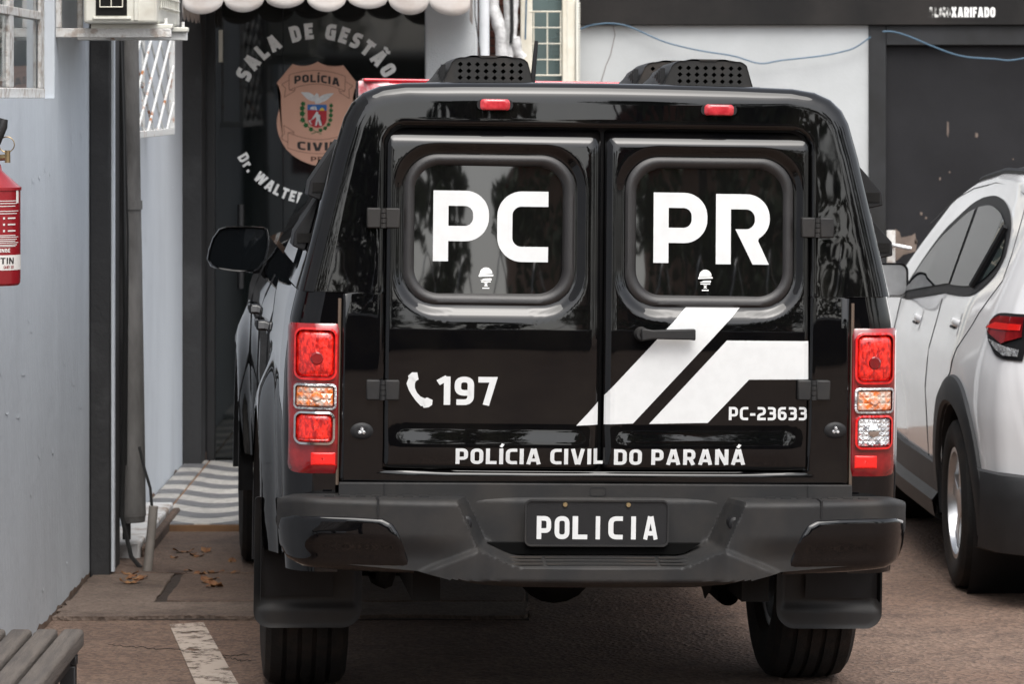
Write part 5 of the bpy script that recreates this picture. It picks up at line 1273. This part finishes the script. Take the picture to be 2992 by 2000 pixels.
MB().box(1.914, 2.005, -.02, .15, 0, 2.2325).build('door_frame', frame_blk, sd, bevel=.004)
MB().box(2.0055, 3.02, -.02, .15, 2.125, 2.2325).build('door_frame', frame_blk, sd, bevel=.004)
MB().box(2.926, 3.02, -.02, .15, 0, 2.124).build('door_frame', frame_blk, sd, bevel=.004)
MB().box(2.006, 2.925, .03, .07, .01, 2.123).build('door_leaf', door_blk, sd, bevel=.003)
lx0, lz0 = WX(2032, 632, YR); lx1, lz1 = WX(2052, 528, YR)
lkp = MB().box(lx0, lx1, .018, .030, lz0, lz1).build('lock_plate', flaky_white, sd, bevel=.004)
kx, kz = WX(2045, 563, YR)
MB().tube([(kx, .018, kz), (kx, -.03, kz), (kx+.02, -.035, kz), (kx+.095, -.03, kz-.015)], .011, 8).build('lever', steel, lkp)
MB().lathe([(.001, .012), (.011, .012), (.013, .018)], 12, lambda a, b, h: (WX(2042, 609, YR)[0]+a, h, WX(2042, 609, YR)[1]+b)).build('keyhole', darkmetal, lkp)
bare = mat('bare_door_board', (.15, .115, .095), .8, var=.3, vscale=20)
def chip(pts, nm='paint_chip'):
    mesh_part(drape([[WX(*p, YR) for p in pts]], lambda x, z: .0285, 0, 0), nm, bare, sd)
chip([(2052, 525), (2062, 532), (2066, 545), (2090, 540), (2098, 535), (2102, 560), (2099, 577), (2070, 585), (2060, 595), (2052, 600)])
for (cu, cv_, w, h) in ((2173, 296, 5, 38), (2239, 310, 7, 12), (2177, 395, 4, 5), (2155, 410, 4, 8), (2323, 365, 4, 4), (2112, 490, 6, 8), (2100, 555, 6, 12), (2123, 500, 5, 6)):
    chip([(cu-w*.4, cv_-h/2), (cu+w*.4, cv_-h*.4), (cu+w*.5, cv_+h*.1), (cu+w*.1, cv_+h/2), (cu-w*.5, cv_+h*.3)])
# blue cables
def hang(pts, name, lab, m_, Y, r_=.0042):
    q = [Vector((*WX(u, v, Y), 0)) for u, v in pts]; out = []
    for i_ in range(len(q)-1):
        p0, p1, p2, p3 = q[max(i_-1, 0)], q[i_], q[i_+1], q[min(i_+2, len(q)-1)]
        for k in range(6):
            t = k/6; c_ = .5*((2*p1)+(p2-p0)*t+(2*p0-5*p1+4*p2-p3)*t*t+(3*p1-p0-3*p2+p3)*t**3); out.append((c_.x, Y, c_.y))
    out.append((q[-1].x, Y, q[-1].y))
    return tag(MB().tube(out, r_, 6).build(name, m_), lab, 'cable')
hang([(1326, 68), (1345, 60), (1370, 55), (1400, 53), (1440, 60), (1490, 82), (1530, 98), (1600, 115), (1680, 128), (1740, 145), (1790, 138), (1880, 128), (1930, 118), (1960, 108), (1995, 84)], 'wall_cable', 'grey blue cable sagging across the off-white wall', blue_cable, YR-.052)
hang([(2022, 72), (2045, 72), (2080, 82), (2130, 103), (2180, 122), (2220, 131), (2280, 135), (2310, 138), (2346, 133), (2400, 120)], 'wall_cable', 'blue cable sagging in front of the black door', blue_cable, YR-.052)

# ------------------------------------------------------------------ pavement, tiles, slabs
pv = MB().box(-1.66, .06, 13.25, 18.9, -.05, .003).build('pavement', joint_m, smooth=False); struct(pv)
def slab(x0, x1, y0, y1, z1, m_, seed, name='concrete_slab', rough=.012):
    rg = random.Random(seed); loop = []
    for (ax_, ay_, bx_, by_) in ((x0, y0, x1, y0), (x1, y0, x1, y1), (x1, y1, x0, y1), (x0, y1, x0, y0)):
        for k in range(10):
            t = k/10; loop.append((lerp(ax_, bx_, t)+rg.uniform(-rough, rough)*.5, lerp(ay_, by_, t)+rg.uniform(-rough, rough)))
    return MB().prism(loop, .0, z1, lambda u, v, w: (u, v, w)).build(name, m_, pv, bevel=.004)
slab(-1.61, .05, 14.50, 15.87, .012, slab_m, 1)
slab(-1.26, .05, 13.67, 14.44, .014, slab_m, 2)
slab(-1.61, -1.30, 13.66, 14.47, .012, slab_m2, 3)
slab(-1.61, .05, 13.26, 13.635, .016, slab_m2, 4, rough=.03)
tme = None
for (x0, x1, nm) in ((-1.615, -1.505, 0), (-1.495, -.80, 1), (-.79, -.2, 1)):
    y = 15.9 if nm else 16.45
    for yy in ((15.90, 16.585), (16.595, 17.275), (17.285, 17.965), (17.975, 18.68)):
        a = max(yy[0], y)
        if a < yy[1]: MB().box(x0, x1, a, yy[1], .0, .042).build('floor_tile', tile_m, pv, bevel=.003)
MB().box(-1.617, -.2, 15.885, 18.70, .0, .036).build('tile_grout', mat('orange_grout', (.22, .12, .06), .9, var=.3), pv, smooth=False)
MB().box(-1.617, -1.478, 14.95, 16.43, .0, .075).build('kerb_ledge', mat('whitewashed_ledge', (.5, .5, .5), .8, col2=(.2, .14, .1), vscale=9, ramp=(.5, .7)), pv, bevel=.01)
MB().box(-1.4765, -1.445, 14.98, 16.40, .0, .055).build('ledge_edge', slab_m, pv, bevel=.008)
# road paint
def gpoly(pts, z, name, m_, lab):
    q = []
    for u, v in pts:
        Y = 11000*(H-z)/(v*DK-287); q.append(((u*DK-1496)*Y/11000, Y, z))
    o = MB().add(q, [tuple(range(len(q)))]).build(name, m_, smooth=False); return o
o = gpoly([(388, 1432), (466, 1427), (548, 1572), (582, 1640), (488, 1640), (449, 1570)], .004, 'road_marking', paint_line_m, ''); struct(o)
o = gpoly([(1945, 1490), (1985, 1495), (2065, 1535), (2055, 1548), (1990, 1510), (1940, 1500)], .004, 'road_marking', paint_faint_m, ''); struct(o)
# cracks in the asphalt
for pts in ([(250, 1478), (330, 1485), (420, 1492), (500, 1505), (580, 1500)], [(505, 1505), (540, 1512), (580, 1518)]):
    q = []
    for u, v in pts: Y = 11000*(H-.001)/(v*DK-287); q.append(((u*DK-1496)*Y/11000, Y, .0005))
    rg = random.Random(3); qq = []
    for a, b in zip(q, q[1:]): qq += [(lerp(a[0], b[0], k/9)+rg.uniform(-.006, .006), lerp(a[1], b[1], k/9)+rg.uniform(-.025, .025), -.0008) for k in range(9)]
    MB().tube(qq, .0028, 4).build('crack', darkmetal, g)
gv = MB(); rg = random.Random(5)
for k in range(2600):
    y = 9.0+9.0*rg.random()**1.4; x = rg.uniform(-1.5, 2.6) if y < 14 else rg.uniform(.6, 2.2); r_ = rg.uniform(.0018, .0052)*(1.8 if rg.random() < .05 else 1); q = [(rg.uniform(.6, 1.2)*r_) for _ in range(6)]
    gv.add([(x+q[0], y, 0), (x, y+q[1], 0), (x-q[2], y, 0), (x, y-q[3], 0), (x+rg.uniform(-.4, .4)*r_, y, q[4]*.8)], [(0, 1, 4), (1, 2, 4), (2, 3, 4), (3, 0, 4)])
gvo = stuff(gv.build('gravel', mat('loose_grit', (.2, .15, .12), .9, col2=(.07, .055, .05), vscale=60), smooth=False)); tag(gvo, 'scattered loose grit on the reddish asphalt', 'grit')
# fallen leaves
lme = []
for k in range(3):
    mb = MB(); rg = random.Random(k); n = 9; row = []
    for i_ in range(n):
        t = i_/(n-1); w = .016*sin(pi*t)**.8*(1+.3*rg.random()); zc = .006*sin(t*5+k)+.004
        row.append([(-.035+.07*t, -w, zc+.008*rg.random()), (-.035+.07*t, 0, zc+.001), (-.035+.07*t, w, zc+.008*rg.random())])
    mb.grid(row); me = bpy.data.meshes.new('leaf'); me.from_pydata(mb.v, [], mb.f); me.materials.append(leaf_dry); lme.append(me)
LEAFS = [(1265, 725), (1280, 738), (1300, 732), (1235, 830), (1290, 845), (1330, 850), (1380, 838), (1420, 842), (1355, 890), (1345, 905), (1395, 885), (1410, 920), (1380, 935), (1440, 930), (850, 850), (880, 860), (905, 885), (860, 905), (930, 880), (840, 880), (1200, 705), (1350, 700), (1520, 765), (1140, 742), (1540, 840)]
for k, (cx_, cy_) in enumerate(LEAFS):
    u, v = cx_/2.24, 1300+cy_/2.24; zg = .015 if v > 1700 else .013
    Y = 11000*(H-zg)/(v-287)
    o = bpy.data.objects.new('fallen_leaf', lme[k % 3]); COL.objects.link(o); o.location = ((u-1496)*Y/11000, Y, zg-.002); o.rotation_euler = (0, 0, rnd.uniform(0, 6)); o.scale = (rnd.uniform(.6, 1.3),)*3
    tag(o, 'curled brown dry leaf lying on the stained concrete slabs', 'leaf', 'fallen leaves on the concrete')
# ------------------------------------------------------------------ bench
bn = thing('slatted_bench', 'weathered wooden slat bench with black steel legs beside the pale wall', 'bench', (-1.12, 9.87, 0))
for k in range(5):
    x = -.031-.068*k
    l_ = rrect(-.029, .029, -.05, .0, .012, 4, 2)
    P = [[(x+a, y, .45+b) for a, b in l_] for y in [0.0, -.006]+[-.06-.19*q for q in range(10)]]
    P[0] = [(x+a*.8, .0, .45-.025+(b+.025)*.8) for a, b in l_]
    mb = MB().grid(P, cv=True); n = len(l_); mb.f += [tuple(range(n))[::-1], tuple(len(mb.v)-n+q for q in range(n))]
    o = mb.build('seat_slat', wood, bn, ang=30); o.location = (0, rnd.uniform(-.004, .004) if k else 0, rnd.uniform(-.003, .003))
for y in (-.13, -1.6):
    MB().box(-.36, -.005, y-.02, y+.02, .372, .398).build('cross_bar', bench_steel, bn, bevel=.003)
    for x in (-.028, -.34): MB().box(x-.02, x+.02, y-.02, y+.02, 0, .371).build('leg', bench_steel, bn, bevel=.003)
MB().box(-.045, -.02, -1.7, -.03, .365, .3985).build('side_rail', bench_steel, bn, bevel=.003)

# ------------------------------------------------------------------ yard behind the photographer (seen in the reflections)
yw = thing('yard_wall', 'dark brown boundary wall with white coping behind the photographer', 'wall', (0, -9, 0))
MB().box(-14, 16, 0, .2, 0, 2.35).build('masonry', dark_fence, yw, smooth=False)
MB().box(-14.05, 16.05, -.04, .24, 2.351, 2.43).build('coping', wall_white, yw, bevel=.01)
rz = thing('razor_wire', 'coiled razor wire along the top of the dark boundary wall', 'wire', (0, -8.9, 2.75))
pts = [(-13+k*.045, .30*cos(k*.39), .30*sin(k*.39)) for k in range(620)]
MB().tube(pts, .012, 4).build('coil', steel, rz)
for x in range(-13, 16, 3): MB().tube([(x, 0, -.33), (x, 0, .4)], .018, 6).build('post', bench_steel, rz)
bd = thing('neighbour_house', 'tan neighbouring house with clay roof beyond the boundary wall', 'house', (9.6, -24, 0))
MB().box(-1.6, 5, -5, 0, 0, 5.6).build('wall', plaster_tan, bd, smooth=False)
MB().prism([(-2.1, 5.6), (5.5, 5.6), (1.7, 7.4)], -5.4, .4, lambda u, v, w: (u, w, v)).build('roof', roof_tile, bd, smooth=False)
for x in (-.4, 2.2): MB().box(x, x+1.0, .0, .03, 3.4, 4.6).build('window', tint_side, bd, smooth=False)
def tree(x, y, h, rad, n, seed, lab, low=.25, slim=1.0):
    t = thing('yard_tree', lab, 'tree', (x, y, 0)); rg = random.Random(seed)
    MB().tube([(0, 0, 0), (rg.uniform(-.2, .2), 0, h*.3), (rg.uniform(-.3, .3), 0, h*.6), (rg.uniform(-.3, .3), 0, h*.92)], [.22, .17, .1, .03], 10).build('trunk', bark, t)
    lb_ = MB()
    for k in range(9):
        a = rg.uniform(0, 6.28); z = h*rg.uniform(.35, .8); q = rad*rg.uniform(.5, .9)
        lb_.tube([(0, 0, z), (q*.5*cos(a), q*.5*sin(a), z+.3), (q*cos(a), q*sin(a), z+.7)], [.06, .04, .015], 5)
    lb_.build('limbs', bark, t)
    vs, fs = [], []
    cl_ = []
    for k in range(46):
        z = rg.uniform(low, 1); prof = sin(pi*min(1, (z-low)/(1-low)*.92+.08))**.6
        a = rg.uniform(0, 6.28); q = rad*prof*math.sqrt(rg.random()); cl_.append((q*cos(a)*slim, q*sin(a), z*h, rad*rg.uniform(.22, .42)))
    for k in range(n):
        c_ = cl_[rg.randrange(len(cl_))]; d = Vector((rg.gauss(0, 1), rg.gauss(0, 1), rg.gauss(0, .8))); d = d.normalized()*c_[3]*rg.random()**.4
        p = Vector(c_[:3])+d; s_ = rg.uniform(.07, .14); u_ = Vector((rg.gauss(0, 1), rg.gauss(0, 1), rg.gauss(0, 1))).normalized(); v_ = u_.orthogonal().normalized()
        o = len(vs); vs += [p-u_*s_, p+v_*s_*.5, p+u_*s_, p-v_*s_*.5]; fs.append((o, o+1, o+2, o+3))
    me = bpy.data.meshes.new('crown'); me.from_pydata(vs, [], fs); obj_from(me, 'crown', leaf_grn, t, smooth=False)
tree(2.6, -13.5, 6.6, 1.3, 5200, 3, 'slim tree directly behind the boundary wall', .3)
tree(6.9, -14.5, 7.6, 1.9, 6500, 4, 'tall leafy tree beside the slim one', .3)
tree(10.8, -15.5, 8.2, 2.4, 6500, 5, 'broad tree near the neighbouring house', .25)
tree(-3.6, -15, 6.5, 2.2, 5200, 6, 'broad low tree at the far end of boundary wall', .25)
tree(-9.0, -17, 8.0, 2.6, 5200, 8, 'tallest broad tree at the far end of boundary wall', .2)

SRC = [o for o in COL.objects if o.name.startswith('yard_tree')]
def copy_tree(o, parent=None):
    q = o.copy(); COL.objects.link(q); q.parent = parent
    for ch in [x for x in o.children]: copy_tree(ch, q)
    return q
for k, (x, y, s_) in enumerate(((-13, -12, 1.1), (-17, -6, 1.2), (-11, 1, 1.0), (-15, 4, 1.2), (-6.5, -13, .8), (0.2, -17, .75), (14.5, -13, 1.1), (18, -8, 1.0), (16, 0, 1.1), (20, 6, 1.1))):  # unseen trees, added so the low reflections turn dark
    q = copy_tree(SRC[k % len(SRC)]); q.location = (x, y, 0); q.scale = (s_,)*3; q.rotation_euler = (0, 0, k*1.3)
    tag(q, 'unseen leafy tree added to darken the reflections', 'tree', 'unseen trees added to darken the reflections')
